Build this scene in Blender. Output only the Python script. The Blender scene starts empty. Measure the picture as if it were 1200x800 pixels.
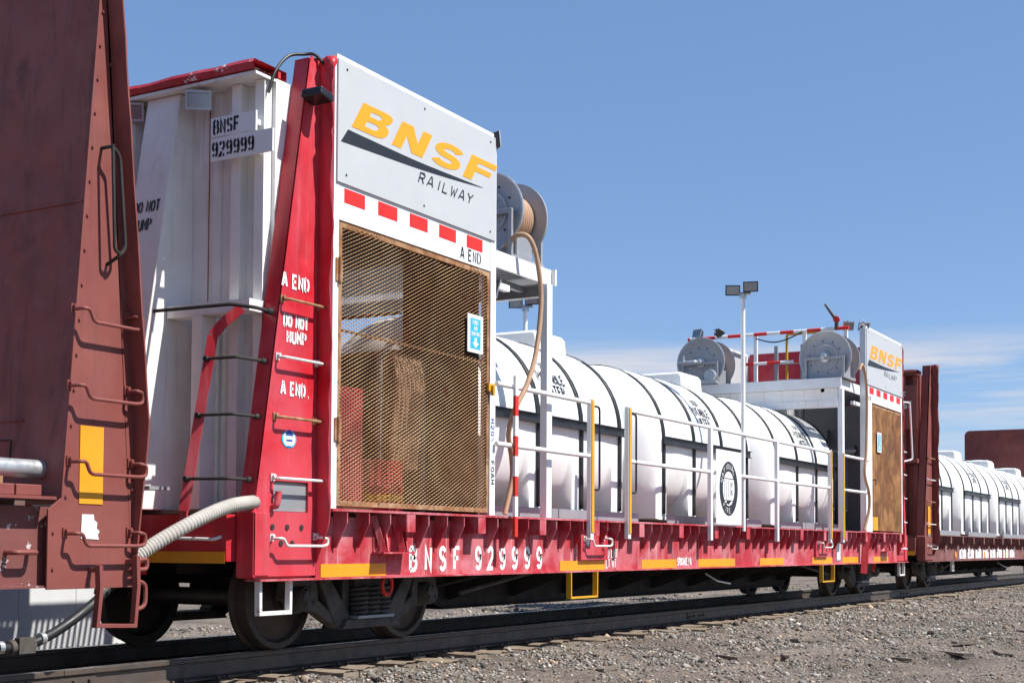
import bpy, bmesh, math, random
import numpy as np
from mathutils import Vector, Matrix
R = math.radians
random.seed(7); RNG = np.random.default_rng(7)
SC = bpy.context.scene; COL = SC.collection
# ------------------------------------------------------------------ camera
cd = bpy.data.cameras.new('camera'); cam = bpy.data.objects.new('camera', cd); COL.objects.link(cam)
yaw, pit, rol = R(30.073), R(2.306), R(0.297)
fw = Vector((math.cos(yaw)*math.cos(pit), math.sin(yaw)*math.cos(pit), math.sin(pit)))
rt = Vector((math.sin(yaw), -math.cos(yaw), 0)); up = rt.cross(fw)
r2 = rt*math.cos(rol)+up*math.sin(rol); u2 = -rt*math.sin(rol)+up*math.cos(rol)
m = Matrix((r2, u2, -fw)).transposed().to_4x4(); m.translation = (-7.7375, -8.0325, 0.8487)
cam.matrix_world = m
cd.sensor_width = 36; cd.lens = 1598.2/1200*36; cd.shift_y = 175.74/1200; cd.clip_start = .1; cd.clip_end = 6000
SC.camera = cam
SC.render.resolution_x = 1024; SC.render.resolution_y = 682
# ------------------------------------------------------------------ sky, sun, exposure
SUNDIR = Vector((0.24, -1.0, 1.36)).normalized()
el = math.asin(SUNDIR.z); az = math.atan2(SUNDIR.x, SUNDIR.y)
W = bpy.data.worlds.new('World'); SC.world = W; W.use_nodes = True
nt = W.node_tree; nt.nodes.clear()
def wn(t, **k):
    n = nt.nodes.new(t)
    for a, b in k.items(): setattr(n, a, b)
    return n
sky = wn('ShaderNodeTexSky', sky_type='NISHITA', sun_disc=False, sun_elevation=el, sun_rotation=az, altitude=1500, air_density=1.0, dust_density=0.1, ozone_density=2.0)
tc = wn('ShaderNodeTexCoord'); sep = wn('ShaderNodeSeparateXYZ'); nt.links.new(tc.outputs['Generated'], sep.inputs[0])
mp = wn('ShaderNodeMapping'); mp.inputs['Scale'].default_value = (1.6, 1.6, 26.0); mp.inputs['Location'].default_value = (3.4, 1.2, 0.4)
nt.links.new(tc.outputs['Generated'], mp.inputs[0])
cn = wn('ShaderNodeTexNoise'); cn.inputs['Scale'].default_value = 1.5; cn.inputs['Detail'].default_value = 7; cn.inputs['Roughness'].default_value = .55; cn.inputs['Distortion'].default_value = .4
nt.links.new(mp.outputs[0], cn.inputs['Vector'])
def ramp(vals, src):
    r = wn('ShaderNodeValToRGB'); e = r.color_ramp.elements
    while len(e) < len(vals): e.new(.5)
    for i, (p, v) in enumerate(vals): e[i].position = p; e[i].color = (v, v, v, 1)
    nt.links.new(src, r.inputs[0]); return r.outputs[0]
band = ramp([(0.0, .35), (.07, .45), (.105, 1), (.132, 1), (.155, 0), (1, 0)], sep.outputs['Z'])
cl = ramp([(0.0, 0), (.40, 0), (.56, 1), (1, 1)], cn.outputs['Fac'])
mu = wn('ShaderNodeMath', operation='MULTIPLY'); nt.links.new(band, mu.inputs[0]); nt.links.new(cl, mu.inputs[1])
mu2 = wn('ShaderNodeMath', operation='MULTIPLY'); nt.links.new(mu.outputs[0], mu2.inputs[0]); mu2.inputs[1].default_value = .9
mx = wn('ShaderNodeMix', data_type='RGBA'); nt.links.new(mu2.outputs[0], mx.inputs['Factor'])
hz = wn('ShaderNodeMix', data_type='RGBA'); hz.inputs['Factor'].default_value = .5     # clear dry air: the blue hardly pales towards the horizon
nt.links.new(sky.outputs[0], hz.inputs['A']); hz.inputs['B'].default_value = (1.2, 2.35, 4.7, 1)
nt.links.new(hz.outputs['Result'], mx.inputs['A']); mx.inputs['B'].default_value = (4.9, 4.9, 5.2, 1)
bg = wn('ShaderNodeBackground'); bg.inputs['Strength'].default_value = .10
nt.links.new(mx.outputs['Result'], bg.inputs['Color'])
wo = wn('ShaderNodeOutputWorld'); nt.links.new(bg.outputs[0], wo.inputs['Surface'])
sd = bpy.data.lights.new('sun', 'SUN'); sd.energy = 5.0; sd.angle = R(.53); sd.color = (1, .955, .89)
sun = bpy.data.objects.new('sun', sd); COL.objects.link(sun)
sun.rotation_euler = (-SUNDIR).to_track_quat('-Z', 'Y').to_euler(); sun.location = (0, -20, 30)
SC.view_settings.view_transform = 'Standard'; SC.view_settings.look = 'None'
SC.view_settings.exposure = .60; SC.view_settings.gamma = 1

# ------------------------------------------------------------------ materials
MATS = {}
def M(name): return MATS[name]
def material(name, base, rough=.6, metal=0, var=.15, vscale=3.0, fade=None, fade_amt=0, fade_scale=1.5, streak=None, streak_amt=0, streak_at=.55,
             chip=None, chip_at=.72, chip_scale=9.0, bump=.15, bscale=60, spec=.4, grain=None, grime=None, grime_amt=.6, grime_at=.54, sfreq=11):
    mt = bpy.data.materials.new(name); mt.use_nodes = True; t = mt.node_tree; L = t.links
    b = t.nodes['Principled BSDF']; b.inputs['Roughness'].default_value = rough; b.inputs['Metallic'].default_value = metal
    b.inputs['Specular IOR Level'].default_value = spec
    g = t.nodes.new('ShaderNodeNewGeometry'); pos = g.outputs['Position']
    def noise(scale, det=4, ro=.55, vec=None, dist=0):
        n = t.nodes.new('ShaderNodeTexNoise'); n.inputs['Scale'].default_value = scale; n.inputs['Detail'].default_value = det
        n.inputs['Roughness'].default_value = ro; n.inputs['Distortion'].default_value = dist
        L.new(vec or pos, n.inputs['Vector']); return n.outputs['Fac']
    def mapped(sc):
        mm = t.nodes.new('ShaderNodeMapping'); mm.inputs['Scale'].default_value = sc; L.new(pos, mm.inputs[0]); return mm.outputs[0]
    def rmp(src, a, c, lo=0., hi=1.):
        r = t.nodes.new('ShaderNodeMapRange'); r.inputs['From Min'].default_value = a; r.inputs['From Max'].default_value = c
        r.inputs['To Min'].default_value = lo; r.inputs['To Max'].default_value = hi; L.new(src, r.inputs['Value']); return r.outputs['Result']
    def mix(f, A, B, mode='MIX'):
        x = t.nodes.new('ShaderNodeMix'); x.data_type = 'RGBA'; x.blend_type = mode
        for s, v in (('Factor', f), ('A', A), ('B', B)):
            i = [q for q in x.inputs if q.name == s and (s == 'Factor' and q.type == 'VALUE' or s != 'Factor' and q.type == 'RGBA')][0]
            if isinstance(v, (int, float)): i.default_value = v
            elif isinstance(v, tuple): i.default_value = (*v, 1)
            else: L.new(v, i)
        return [o for o in x.outputs if o.type == 'RGBA'][0]
    hi = tuple(min(1, c*(1+var)) for c in base); lo = tuple(c*(1-var) for c in base)
    c = mix(rmp(noise(vscale, 6, .6), .3, .7), lo, hi)
    if grain:
        c = mix(rmp(noise(1.0, 8, .7, mapped(grain)), .35, .65), c, tuple(v*.55 for v in base))
    if fade: c = mix(rmp(noise(fade_scale, 5, .6, dist=.6), .42, .68, 0, fade_amt), c, fade)
    if streak: c = mix(rmp(noise(1.0, 7, .65, mapped((sfreq, sfreq, .9))), streak_at, streak_at+.17, 0, streak_amt), c, streak)
    if grime:
        gm = rmp(noise(1.0, 9, .72, mapped((4.5, 4.5, 1.6)), .8), grime_at, grime_at+.16, 0, grime_amt); c = mix(gm, c, grime)
    ro = rough
    if chip:
        n = rmp(noise(chip_scale, 8, .7), chip_at, chip_at+.03); c = mix(n, c, chip)
    L.new(c, b.inputs['Base Color'])
    L.new(rmp(noise(vscale*2.3, 5), .3, .7, max(.05, rough-.1), min(1, rough+.12)), b.inputs['Roughness'])
    if bump:
        bn = t.nodes.new('ShaderNodeBump'); bn.inputs['Strength'].default_value = bump; bn.inputs['Distance'].default_value = .004
        L.new(noise(bscale, 6, .65), bn.inputs['Height']); L.new(bn.outputs[0], b.inputs['Normal'])
    MATS[name] = mt; return mt
RUST = (.17, .062, .022)
material('red_paint', (.46, .018, .030), .55, grime=(.14, .04, .035), grime_amt=.5, fade=(.62, .16, .19), fade_amt=.5, fade_scale=1.3, streak=(.60, .22, .24), streak_amt=.45, chip=(.16, .04, .03), chip_at=.70, bump=.2)
material('red_sill', (.40, .030, .042), .62, grime=(.13, .05, .04), grime_amt=.55, grime_at=.56, spec=.25, fade=(.58, .24, .27), fade_amt=.8, fade_scale=2.2, streak=(.66, .40, .40), streak_amt=.75, streak_at=.555, sfreq=22, chip=(.7, .6, .58), chip_at=.675, chip_scale=11, bump=.25)
material('red_gloss', (.50, .014, .024), .36, var=.14, grime=(.22, .02, .02), grime_amt=.45, grime_at=.57, spec=.35, fade=(.58, .12, .15), fade_amt=.55, fade_scale=.8, streak=(.60, .20, .22), streak_amt=.3, chip=(.30, .02, .02), chip_at=.70, bump=.08, bscale=25)
material('red_scraped', (.42, .016, .028), .5, var=.15, fade=(.58, .16, .20), fade_amt=.6, fade_scale=2.5, grime=(.15, .02, .025), grime_amt=.5, chip=(.72, .70, .70), chip_at=.60, chip_scale=5)
material('red_bright', (.62, .02, .015), .5, var=.1)
material('white_paint', (.74, .75, .76), .5, grime=(.36, .24, .15), grime_amt=.5, grime_at=.62, var=.05, streak=(.42, .36, .29), streak_amt=.3, streak_at=.60, chip=RUST, chip_at=.745, chip_scale=6, bump=.1)
material('white_rusty', (.74, .75, .76), .5, var=.05, grime=(.30, .15, .06), grime_amt=.8, grime_at=.56, chip=RUST, chip_at=.66, chip_scale=4)
material('brown_splatter', (.17, .055, .048), .65, var=.15, grime=(.06, .028, .024), grime_amt=.5, chip=(.52, .47, .46), chip_at=.565, chip_scale=10, bump=.25)
material('white_clean', (.78, .79, .80), .4, var=.035, fade=(.6, .6, .58), fade_amt=.2, bump=.06)
material('white_dirty', (.80, .79, .77), .6, var=.06, streak=(.42, .33, .23), streak_amt=.55, streak_at=.56, fade=(.66, .63, .58), fade_amt=.5, grime=(.33, .20, .11), grime_amt=.5, grime_at=.62, chip=RUST, chip_at=.70, chip_scale=5)
material('sign_white', (.47, .485, .50), .4, grime=(.40, .36, .31), grime_amt=.3, grime_at=.60, var=.03, streak=(.5, .47, .42), streak_amt=.3, streak_at=.58, chip=RUST, chip_at=.755, chip_scale=7, bump=.05, bscale=12)
material('tank_white', (.80, .81, .80), .38, var=.04, vscale=1.2, grime=(.55, .51, .44), grime_amt=.45, grime_at=.57, streak=(.60, .57, .50), streak_amt=.35, streak_at=.58, fade=(.64, .64, .61), fade_amt=.35, fade_scale=.9, bump=.05, bscale=9, spec=.45)
material('brown_paint', (.215, .052, .042), .62, grime=(.07, .026, .021), grime_amt=.7, grime_at=.53, var=.2, fade=(.26, .088, .072), fade_amt=.7, fade_scale=.7, streak=(.09, .03, .028), streak_amt=.5, chip=(.035, .014, .012), chip_at=.70, chip_scale=5, bump=.2)
material('brown_light', (.20, .050, .041), .6, grime=(.10, .04, .034), grime_amt=.45, grime_at=.58, var=.10, fade=(.25, .085, .070), fade_amt=.5, streak=(.11, .035, .028), streak_amt=.4, chip=(.05, .02, .017), chip_at=.71, bump=.18)
material('brown_worn', (.17, .055, .048), .65, grime=(.06, .028, .024), grime_amt=.6, var=.15, fade=(.28, .16, .15), fade_amt=.6, fade_scale=3, chip=(.42, .36, .35), chip_at=.64, chip_scale=6, bump=.25)
material('yellow_tape', (.72, .30, .010), .45, var=.10, streak=(.45, .25, .06), streak_amt=.3, bump=.1, bscale=120)
material('yellow_paint', (.60, .32, .015), .5, var=.12, chip=RUST, chip_at=.7)
material('orange_dot', (.85, .28, .01), .4, var=.05)
material('logo_orange', (.80, .33, .010), .4, var=.03, bump=0)
material('logo_black', (.018, .020, .026), .45, var=.1, bump=0)
material('letter_white', (.78, .77, .76), .55, var=.05, chip=(.45, .08, .08), chip_at=.71, chip_scale=14, bump=0)
material('letter_black', (.022, .024, .030), .55, var=.1, bump=0)
material('letter_blue', (.03, .07, .32), .5, var=.1, bump=0)
material('sticker_cyan', (.03, .42, .74), .35, var=.05, bump=0)
material('rust_steel', (.26, .115, .045), .8, var=.3, vscale=8, fade=(.48, .33, .20), fade_amt=.7, fade_scale=6, chip=(.09, .035, .018), chip_at=.6, chip_scale=14)
material('mesh_metal', (.20, .105, .042), .6, metal=.25, var=.35, vscale=2.4, fade=(.40, .27, .14), fade_amt=.75, fade_scale=1.6, chip=(.20, .075, .03), chip_at=.60, chip_scale=5)
material('handle_white', (.70, .68, .66), .5, var=.1, chip=(.30, .10, .05), chip_at=.60, chip_scale=18)
material('truck_steel', (.052, .048, .046), .7, var=.35, vscale=6, fade=(.13, .11, .092), fade_amt=.6, fade_scale=4)
material('wheel_steel', (.045, .034, .028), .55, metal=.2, var=.25, vscale=7, fade=(.075, .055, .042), fade_amt=.5, fade_scale=5)
material('tread_steel', (.28, .26, .25), .3, metal=.8, var=.2, vscale=9)
material('under_dark', (.030, .027, .025), .8, var=.3)
material('rail_steel', (.085, .070, .062), .55, metal=.35, var=.3, vscale=5, fade=(.12, .085, .066), fade_amt=.6, fade_scale=3, bump=.3)
material('rail_head', (.30, .285, .28), .32, metal=.75, var=.15, vscale=8, streak=(.10, .07, .055), streak_amt=.5)
material('tie_wood', (.235, .175, .128), .9, var=.25, vscale=7, fade=(.32, .265, .20), fade_amt=.7, fade_scale=3, grain=(30, 2.5, 30), bump=.8, bscale=45)
material('scrap_wood', (.20, .165, .13), .9, var=.3, vscale=9, grain=(8, 8, 30), bump=.6)
material('grey_steel', (.30, .315, .33), .5, metal=.3, var=.12, chip=(.2, .13, .09), chip_at=.70)
material('galvanised', (.46, .48, .50), .4, metal=.6, var=.15, vscale=14)
material('reel_grey', (.33, .34, .36), .42, metal=.3, var=.08, fade=(.40, .40, .41), fade_amt=.5, streak=(.24, .22, .20), streak_amt=.3)
material('black_rubber', (.014, .015, .017), .5, var=.2)
material('strap_black', (.009, .011, .013), .55, var=.2, bump=.1)
material('bar_dark', (.035, .037, .042), .38, metal=.5, var=.2)
material('hose_tan', (.43, .265, .165), .65, var=.12, chip=(.25, .13, .08), chip_at=.68)
material('hose_cream', (.40, .38, .345), .8, var=.12, vscale=8, fade=(.42, .37, .31), fade_amt=.5, fade_scale=6, bump=.3, bscale=160)
material('lamp_glass', (.30, .32, .35), .08, metal=.8, var=.05, bump=.3, bscale=90)
material('lamp_black', (.03, .03, .032), .4, var=.2)
material('plywood', (.20, .072, .016), .7, var=.45, vscale=5, grime=(.06, .028, .014), grime_amt=.85, grime_at=.50, grain=(9, 9, .9), fade=(.40, .20, .065), fade_amt=.85, fade_scale=2.2, streak=(.08, .035, .015), streak_amt=.7, streak_at=.53, chip=(.5, .4, .28), chip_at=.70, chip_scale=5)
material('wall_white', (.60, .61, .62), .7, var=.06, fade=(.5, .48, .45), fade_amt=.3)
material('deck_steel', (.16, .10, .085), .8, var=.25)
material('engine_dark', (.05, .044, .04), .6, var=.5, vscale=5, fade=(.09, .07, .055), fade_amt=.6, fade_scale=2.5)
material('placard_red', (.5, .02, .02), .5, var=.08)

def ground_mat(name, attr=None):
    mt = bpy.data.materials.new(name); mt.use_nodes = True; t = mt.node_tree; L = t.links
    b = t.nodes['Principled BSDF']; b.inputs['Roughness'].default_value = .95; b.inputs['Specular IOR Level'].default_value = .15
    g = t.nodes.new('ShaderNodeNewGeometry')
    if attr:
        a = t.nodes.new('ShaderNodeAttribute'); a.attribute_name = attr; L.new(a.outputs['Color'], b.inputs['Base Color'])
        n = t.nodes.new('ShaderNodeTexNoise'); n.inputs['Scale'].default_value = 90; L.new(g.outputs['Position'], n.inputs['Vector'])
        bn = t.nodes.new('ShaderNodeBump'); bn.inputs['Strength'].default_value = .4; bn.inputs['Distance'].default_value = .006
        L.new(n.outputs['Fac'], bn.inputs['Height']); L.new(bn.outputs[0], b.inputs['Normal']); MATS[name] = mt; return
    v = t.nodes.new('ShaderNodeTexVoronoi'); v.inputs['Scale'].default_value = 34; L.new(g.outputs['Position'], v.inputs['Vector'])
    n1 = t.nodes.new('ShaderNodeTexNoise'); n1.inputs['Scale'].default_value = .55; n1.inputs['Detail'].default_value = 8; n1.inputs['Roughness'].default_value = .65; L.new(g.outputs['Position'], n1.inputs['Vector'])
    n2 = t.nodes.new('ShaderNodeTexNoise'); n2.inputs['Scale'].default_value = 55; n2.inputs['Detail'].default_value = 6; n2.inputs['Roughness'].default_value = .75; L.new(g.outputs['Position'], n2.inputs['Vector'])
    def rp(src, st):
        r = t.nodes.new('ShaderNodeValToRGB'); e = r.color_ramp.elements
        while len(e) < len(st): e.new(.5)
        for i, (p, c) in enumerate(st): e[i].position = p; e[i].color = (*c, 1)
        L.new(src, r.inputs[0]); return r.outputs[0]
    c1 = rp(n1.outputs['Fac'], [(.34, (.10, .084, .07)), (.48, (.168, .143, .120)), (.60, (.225, .194, .163)), (.72, (.285, .243, .203))])
    sp = t.nodes.new('ShaderNodeSeparateColor'); L.new(v.outputs['Color'], sp.inputs[0])
    c2 = rp(sp.outputs[0], [(0, (.55, .53, .52)), (.5, (.95, .93, .92)), (1, (1.45, 1.4, 1.36))])
    x = t.nodes.new('ShaderNodeMix'); x.data_type = 'RGBA'; x.blend_type = 'MULTIPLY'; x.inputs['Factor'].default_value = .8
    L.new(c1, x.inputs[6]); L.new(c2, x.inputs[7])
    c3 = rp(n2.outputs['Fac'], [(.3, (.62, .6, .59)), (.7, (1.3, 1.3, 1.3))])
    y = t.nodes.new('ShaderNodeMix'); y.data_type = 'RGBA'; y.blend_type = 'MULTIPLY'; y.inputs['Factor'].default_value = .8
    L.new(x.outputs[2], y.inputs[6]); L.new(c3, y.inputs[7]); L.new(y.outputs[2], b.inputs['Base Color'])
    bn = t.nodes.new('ShaderNodeBump'); bn.inputs['Strength'].default_value = .9; bn.inputs['Distance'].default_value = .02
    ad = t.nodes.new('ShaderNodeMath'); ad.operation = 'SUBTRACT'; L.new(n2.outputs['Fac'], ad.inputs[0]); L.new(v.outputs['Distance'], ad.inputs[1])
    L.new(ad.outputs[0], bn.inputs['Height']); L.new(bn.outputs[0], b.inputs['Normal']); MATS[name] = mt
ground_mat('gravel_ground'); ground_mat('stone', 'stone_colour')

# ------------------------------------------------------------------ mesh helpers
ORG = {}
def org(o): return ORG.get(o.name, Vector((0, 0, 0))) if o else Vector((0, 0, 0))
def thing(name, label, cat, loc, group=None):
    o = bpy.data.objects.new(name, None); COL.objects.link(o); o.location = loc; o.empty_display_size = .2
    o['label'] = label; o['category'] = cat
    if group: o['group'] = group
    ORG[o.name] = Vector(loc); return o
def link(name, me, parent=None, loc=(0, 0, 0), rot=None):
    o = bpy.data.objects.new(name, me); COL.objects.link(o); o.location = loc
    if rot: o.rotation_euler = rot
    if parent: o.parent = parent
    ORG[o.name] = org(parent)+Vector(loc); return o
def catmull(P, n=8):
    P = [Vector(p) for p in P]; out = []
    for i in range(len(P)-1):
        a = P[max(i-1, 0)]; b = P[i]; c = P[i+1]; d = P[min(i+2, len(P)-1)]
        for k in range(n):
            t = k/n; out.append(.5*((2*b)+(c-a)*t+(2*a-5*b+4*c-d)*t*t+(3*b-a-3*c+d)*t**3))
    return out+[P[-1]]
def rounded(P, r=.03, n=4):
    P = [Vector(p) for p in P]; out = [P[0]]
    for i in range(1, len(P)-1):
        a = (P[i-1]-P[i]); c = (P[i+1]-P[i]); k = min(r, a.length*.45, c.length*.45)
        A = P[i]+a.normalized()*k; C = P[i]+c.normalized()*k
        for j in range(n+1):
            t = j/n; out.append((1-t)**2*A+2*t*(1-t)*P[i]+t*t*C)
    return out+[P[-1]]
class MB:
    def __init__(s, tf=None): s.v = []; s.f = []; s.tf = tf
    def add(s, vs, fs):
        n = len(s.v)
        s.v += [s.tf(Vector(p)) for p in vs] if s.tf else [Vector(p) for p in vs]
        s.f += [tuple(i+n for i in q) for q in fs]; return s
    def box(s, x0, x1, y0, y1, z0, z1):
        return s.add([(x, y, z) for z in (z0, z1) for y in (y0, y1) for x in (x0, x1)], [(0, 2, 3, 1), (4, 5, 7, 6), (0, 1, 5, 4), (2, 6, 7, 3), (0, 4, 6, 2), (1, 3, 7, 5)])
    def prism(s, P, ax, a, b):
        n = len(P); f = {'x': lambda p, t: (t, p[0], p[1]), 'y': lambda p, t: (p[0], t, p[1]), 'z': lambda p, t: (p[0], p[1], t)}[ax]
        return s.add([f(p, a) for p in P]+[f(p, b) for p in P], [tuple(range(n)), tuple(range(2*n-1, n-1, -1))]+[(i, (i+1) % n, (i+1) % n+n, i+n) for i in range(n)])
    def frame(s, p, q):
        d = (q-p).normalized(); u = d.cross(Vector((0, 0, 1)))
        if u.length < 1e-3: u = d.cross(Vector((1, 0, 0)))
        u.normalize(); return d, u, u.cross(d)
    def bar(s, p, q, w, h):
        p = Vector(p); q = Vector(q); d, u, v = s.frame(p, q)
        vs = [o+u*a*w/2+v*b*h/2 for o in (p, q) for a, b in ((-1, -1), (1, -1), (1, 1), (-1, 1))]
        return s.add(vs, [(3, 2, 1, 0), (4, 5, 6, 7)]+[(i, (i+1) % 4, (i+1) % 4+4, i+4) for i in range(4)])
    def tube(s, P, r, n=8, caps=True):
        P = [Vector(p) for p in P]; rings = []; d, u, v = s.frame(P[0], P[1])
        rr = r if isinstance(r, (list, tuple)) else [r]*len(P)
        for i, p in enumerate(P):
            t = (P[min(i+1, len(P)-1)]-P[max(i-1, 0)])
            if t.length > 1e-9: t.normalize(); u = (u-t*u.dot(t)); u.normalize(); v = u.cross(t)
            rings.append([p+(u*math.cos(2*math.pi*k/n)+v*math.sin(2*math.pi*k/n))*rr[i] for k in range(n)])
        vs = [q for g in rings for q in g]; fs = []
        for i in range(len(P)-1):
            for k in range(n): a = i*n+k; b = i*n+(k+1) % n; fs.append((a, b, b+n, a+n))
        if caps: fs += [tuple(range(n-1, -1, -1)), tuple(range((len(P)-1)*n, len(P)*n))]
        return s.add(vs, fs)
    def lathe(s, prof, c, axis='y', n=32):
        c = Vector(c); vs = []; fs = []
        for r, h in prof:
            for k in range(n):
                a = 2*math.pi*k/n; x, y = r*math.cos(a), r*math.sin(a)
                vs.append(c+Vector({'y': (x, h, y), 'x': (h, x, y), 'z': (x, y, h)}[axis]))
        m_ = len(prof)
        for i in range(m_-1):
            for k in range(n): a = i*n+k; b = i*n+(k+1) % n; fs.append((a, b, b+n, a+n))
        fs += [tuple(range(n)), tuple(range((m_-1)*n, m_*n))]
        return s.add(vs, fs)
    def grid(s, nu, nv, fn):
        vs = [fn(i/(nu-1), j/(nv-1)) for j in range(nv) for i in range(nu)]
        return s.add(vs, [(j*nu+i, j*nu+i+1, (j+1)*nu+i+1, (j+1)*nu+i) for j in range(nv-1) for i in range(nu-1)])
    def mesh(s, name, mat, smooth=False, o=Vector((0, 0, 0)), sharp=40):
        me = bpy.data.meshes.new(name); me.from_pydata([p-o for p in s.v], [], s.f); me.validate(); me.update()
        bm = bmesh.new(); bm.from_mesh(me); bmesh.ops.recalc_face_normals(bm, faces=bm.faces); bm.to_mesh(me); bm.free()
        if smooth:
            me.polygons.foreach_set('use_smooth', [True]*len(me.polygons)); me.set_sharp_from_angle(angle=R(sharp))
        me.materials.append(M(mat) if isinstance(mat, str) else mat); return me
    def build(s, name, mat, parent=None, smooth=False, bevel=0, sharp=40):
        o = link(name, s.mesh(name, mat, smooth, org(parent), sharp), parent)
        if bevel:
            b = o.modifiers.new('bevel', 'BEVEL'); b.width = bevel; b.segments = 2; b.limit_method = 'ANGLE'; b.angle_limit = R(40)
        return o
def one(mb, name, mat, label, cat, group=None, kind=None, **k):
    o = mb.build(name, mat, None, **k)
    if kind: o['kind'] = kind
    else:
        o['label'] = label; o['category'] = cat
        if group: o['group'] = group
    return o
# ------------------------------------------------------------------ lettering: stroke glyphs on a 4 x 6 grid
def arc(cx, cy, rx, ry, a0, a1, n=8): return [(cx+rx*math.cos(R(a0+(a1-a0)*i/n)), cy+ry*math.sin(R(a0+(a1-a0)*i/n))) for i in range(n+1)]
G = {'A': [[(0, 0), (1.7, 6), (2.3, 6), (4, 0)], [(.9, 1.8), (3.1, 1.8)]],
 'B': [[(.3, 0), (.3, 6)], [(.3, 6), (2.2, 6)]+arc(2.2, 4.6, 1.4, 1.4, 90, -90, 6)+[(.3, 3.2)], [(2.2, 3.2)]+arc(2.2, 1.6, 1.7, 1.6, 90, -90, 6)+[(.3, 0)]],
 'D': [[(.3, 0), (.3, 6)], [(.3, 6), (1.8, 6)]+arc(1.8, 3, 2.0, 3, 90, -90, 8)+[(.3, 0)]],
 'E': [[(3.6, 6), (.4, 6), (.4, 0), (3.6, 0)], [(.4, 3.1), (3, 3.1)]], 'F': [[(3.6, 6), (.4, 6), (.4, 0)], [(.4, 3.1), (3, 3.1)]],
 'H': [[(.4, 0), (.4, 6)], [(3.6, 0), (3.6, 6)], [(.4, 3), (3.6, 3)]], 'I': [[(2, 0), (2, 6)]], 'K': [[(.4, 0), (.4, 6)], [(3.6, 6), (.4, 2.6)], [(1.6, 3.8), (3.8, 0)]],
 'L': [[(.4, 6), (.4, 0), (3.6, 0)]], 'M': [[(.2, 0), (.2, 6), (2, 2.4), (3.8, 6), (3.8, 0)]], 'N': [[(.4, 0), (.4, 6), (3.6, 0), (3.6, 6)]],
 'O': [arc(2, 3, 1.8, 3, 90, 450, 16)], '0': [arc(2, 3, 1.7, 3, 90, 450, 16)], 'P': [[(.4, 0), (.4, 6), (2.2, 6)]+arc(2.2, 4.5, 1.5, 1.5, 90, -90, 6)+[(.4, 3)]],
 'R': [[(.4, 0), (.4, 6), (2.2, 6)]+arc(2.2, 4.5, 1.5, 1.5, 90, -90, 6)+[(.4, 3)], [(2, 3), (3.8, 0)]],
 'S': [[(3.7, 4.9)]+arc(2, 4.5, 1.6, 1.5, 25, 270, 10)+arc(2, 1.5, 1.6, 1.5, 90, -155, 10)], 'T': [[(2, 0), (2, 6)], [(.1, 6), (3.9, 6)]],
 'U': [[(.3, 6), (.3, 1.8)]+arc(2, 1.8, 1.7, 1.8, 180, 360, 8)+[(3.7, 6)]], 'W': [[(0, 6), (.9, 0), (2, 4), (3.1, 0), (4, 6)]], 'Y': [[(0, 6), (2, 3), (4, 6)], [(2, 3), (2, 0)]],
 '9': [arc(2, 4.2, 1.6, 1.8, -20, 340, 14), [(3.6, 4.2), (3.6, 2.2)]+arc(2, 1.8, 1.6, 1.8, 0, -150, 8)], '2': [arc(2, 4.3, 1.6, 1.7, 170, -30, 8)+[(.3, 0), (3.8, 0)]],
 '7': [[(.2, 6), (3.8, 6), (1.4, 0)]], '\\': [[(.3, 6), (3.7, 0)]], '.': [[(1.7, 0), (2.3, 0)]], ',': [[(2.1, .4), (1.6, -1)]], 'V': [[(0, 6), (2, 0), (4, 6)]]}
STEN = set('BDOP0R9S26')
def text(mb, s, fn, h, wr=.62, wt=.95, gap=1.5, stencil=True, x0=0.):
    """lay the string with fn(u, v): u along the line in metres from x0, v up from the base line"""
    k = h/6; kx = k*wr*1.5; x = x0
    for ch in s:
        if ch == ' ': x += kx*3.6; continue
        for pl in G.get(ch, []):
            pts = [Vector((a, b)) for a, b in pl]; runs = []
            if stencil and ch in STEN:
                dense = []
                for a, b in zip(pts, pts[1:]):
                    n = max(1, int((b-a).length/.3))
                    dense += [a.lerp(b, i/n) for i in range(n)]
                dense.append(pts[-1]); cur = []
                for p in dense:
                    if abs(p.x-2) < .24:
                        if len(cur) > 1: runs.append(cur)
                        cur = []
                    else: cur.append(p)
                if len(cur) > 1: runs.append(cur)
            else: runs = [pts]
            for q in runs:
                q = [Vector((a.x*kx, a.y*k)) for a in q]; Lf = []; Rt = []; w = wt*k/2
                for i, p in enumerate(q):
                    d0 = (p-q[i-1]).normalized() if i else None; d1 = (q[i+1]-p).normalized() if i < len(q)-1 else None
                    if d0 is None: d0 = d1
                    if d1 is None: d1 = d0
                    n0 = Vector((-d0.y, d0.x)); n1 = Vector((-d1.y, d1.x)); nn = (n0+n1)
                    nn = nn.normalized() if nn.length > .3 else n0
                    f_ = w/max(.45, nn.dot(n0)); Lf.append(p+nn*f_); Rt.append(p-nn*f_)
                mb.add([fn(x+p.x, p.y) for p in Lf]+[fn(x+p.x, p.y) for p in Rt], [(i, i+1, i+1+len(q), i+len(q)) for i in range(len(q)-1)])
        x += kx*(4+gap) if ch not in 'I.,' else kx*(2.6+gap)
    return x
def text_width(s, h, wr=.62, gap=1.5):
    return text(MB(), s, lambda u, v: (u, 0, v), h, wr, 1, gap)
def side(X, Y, Z): return lambda u, v: (X+u, Y, Z+v)          # reads left to right along +x on a face that looks to -y
def endface(X, Y, Z): return lambda u, v: (X, Y-u, Z+v)       # reads along -y on a face that looks to -x
def letters(st_, fn, parent, mat, h_, **k):
    xx = k.pop('x0', 0)
    for ch in st_:
        mb = MB(); xx = text(mb, ch, fn, h_, x0=xx, **k)
        if mb.v: mb.build('letter', mat, parent)
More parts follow.
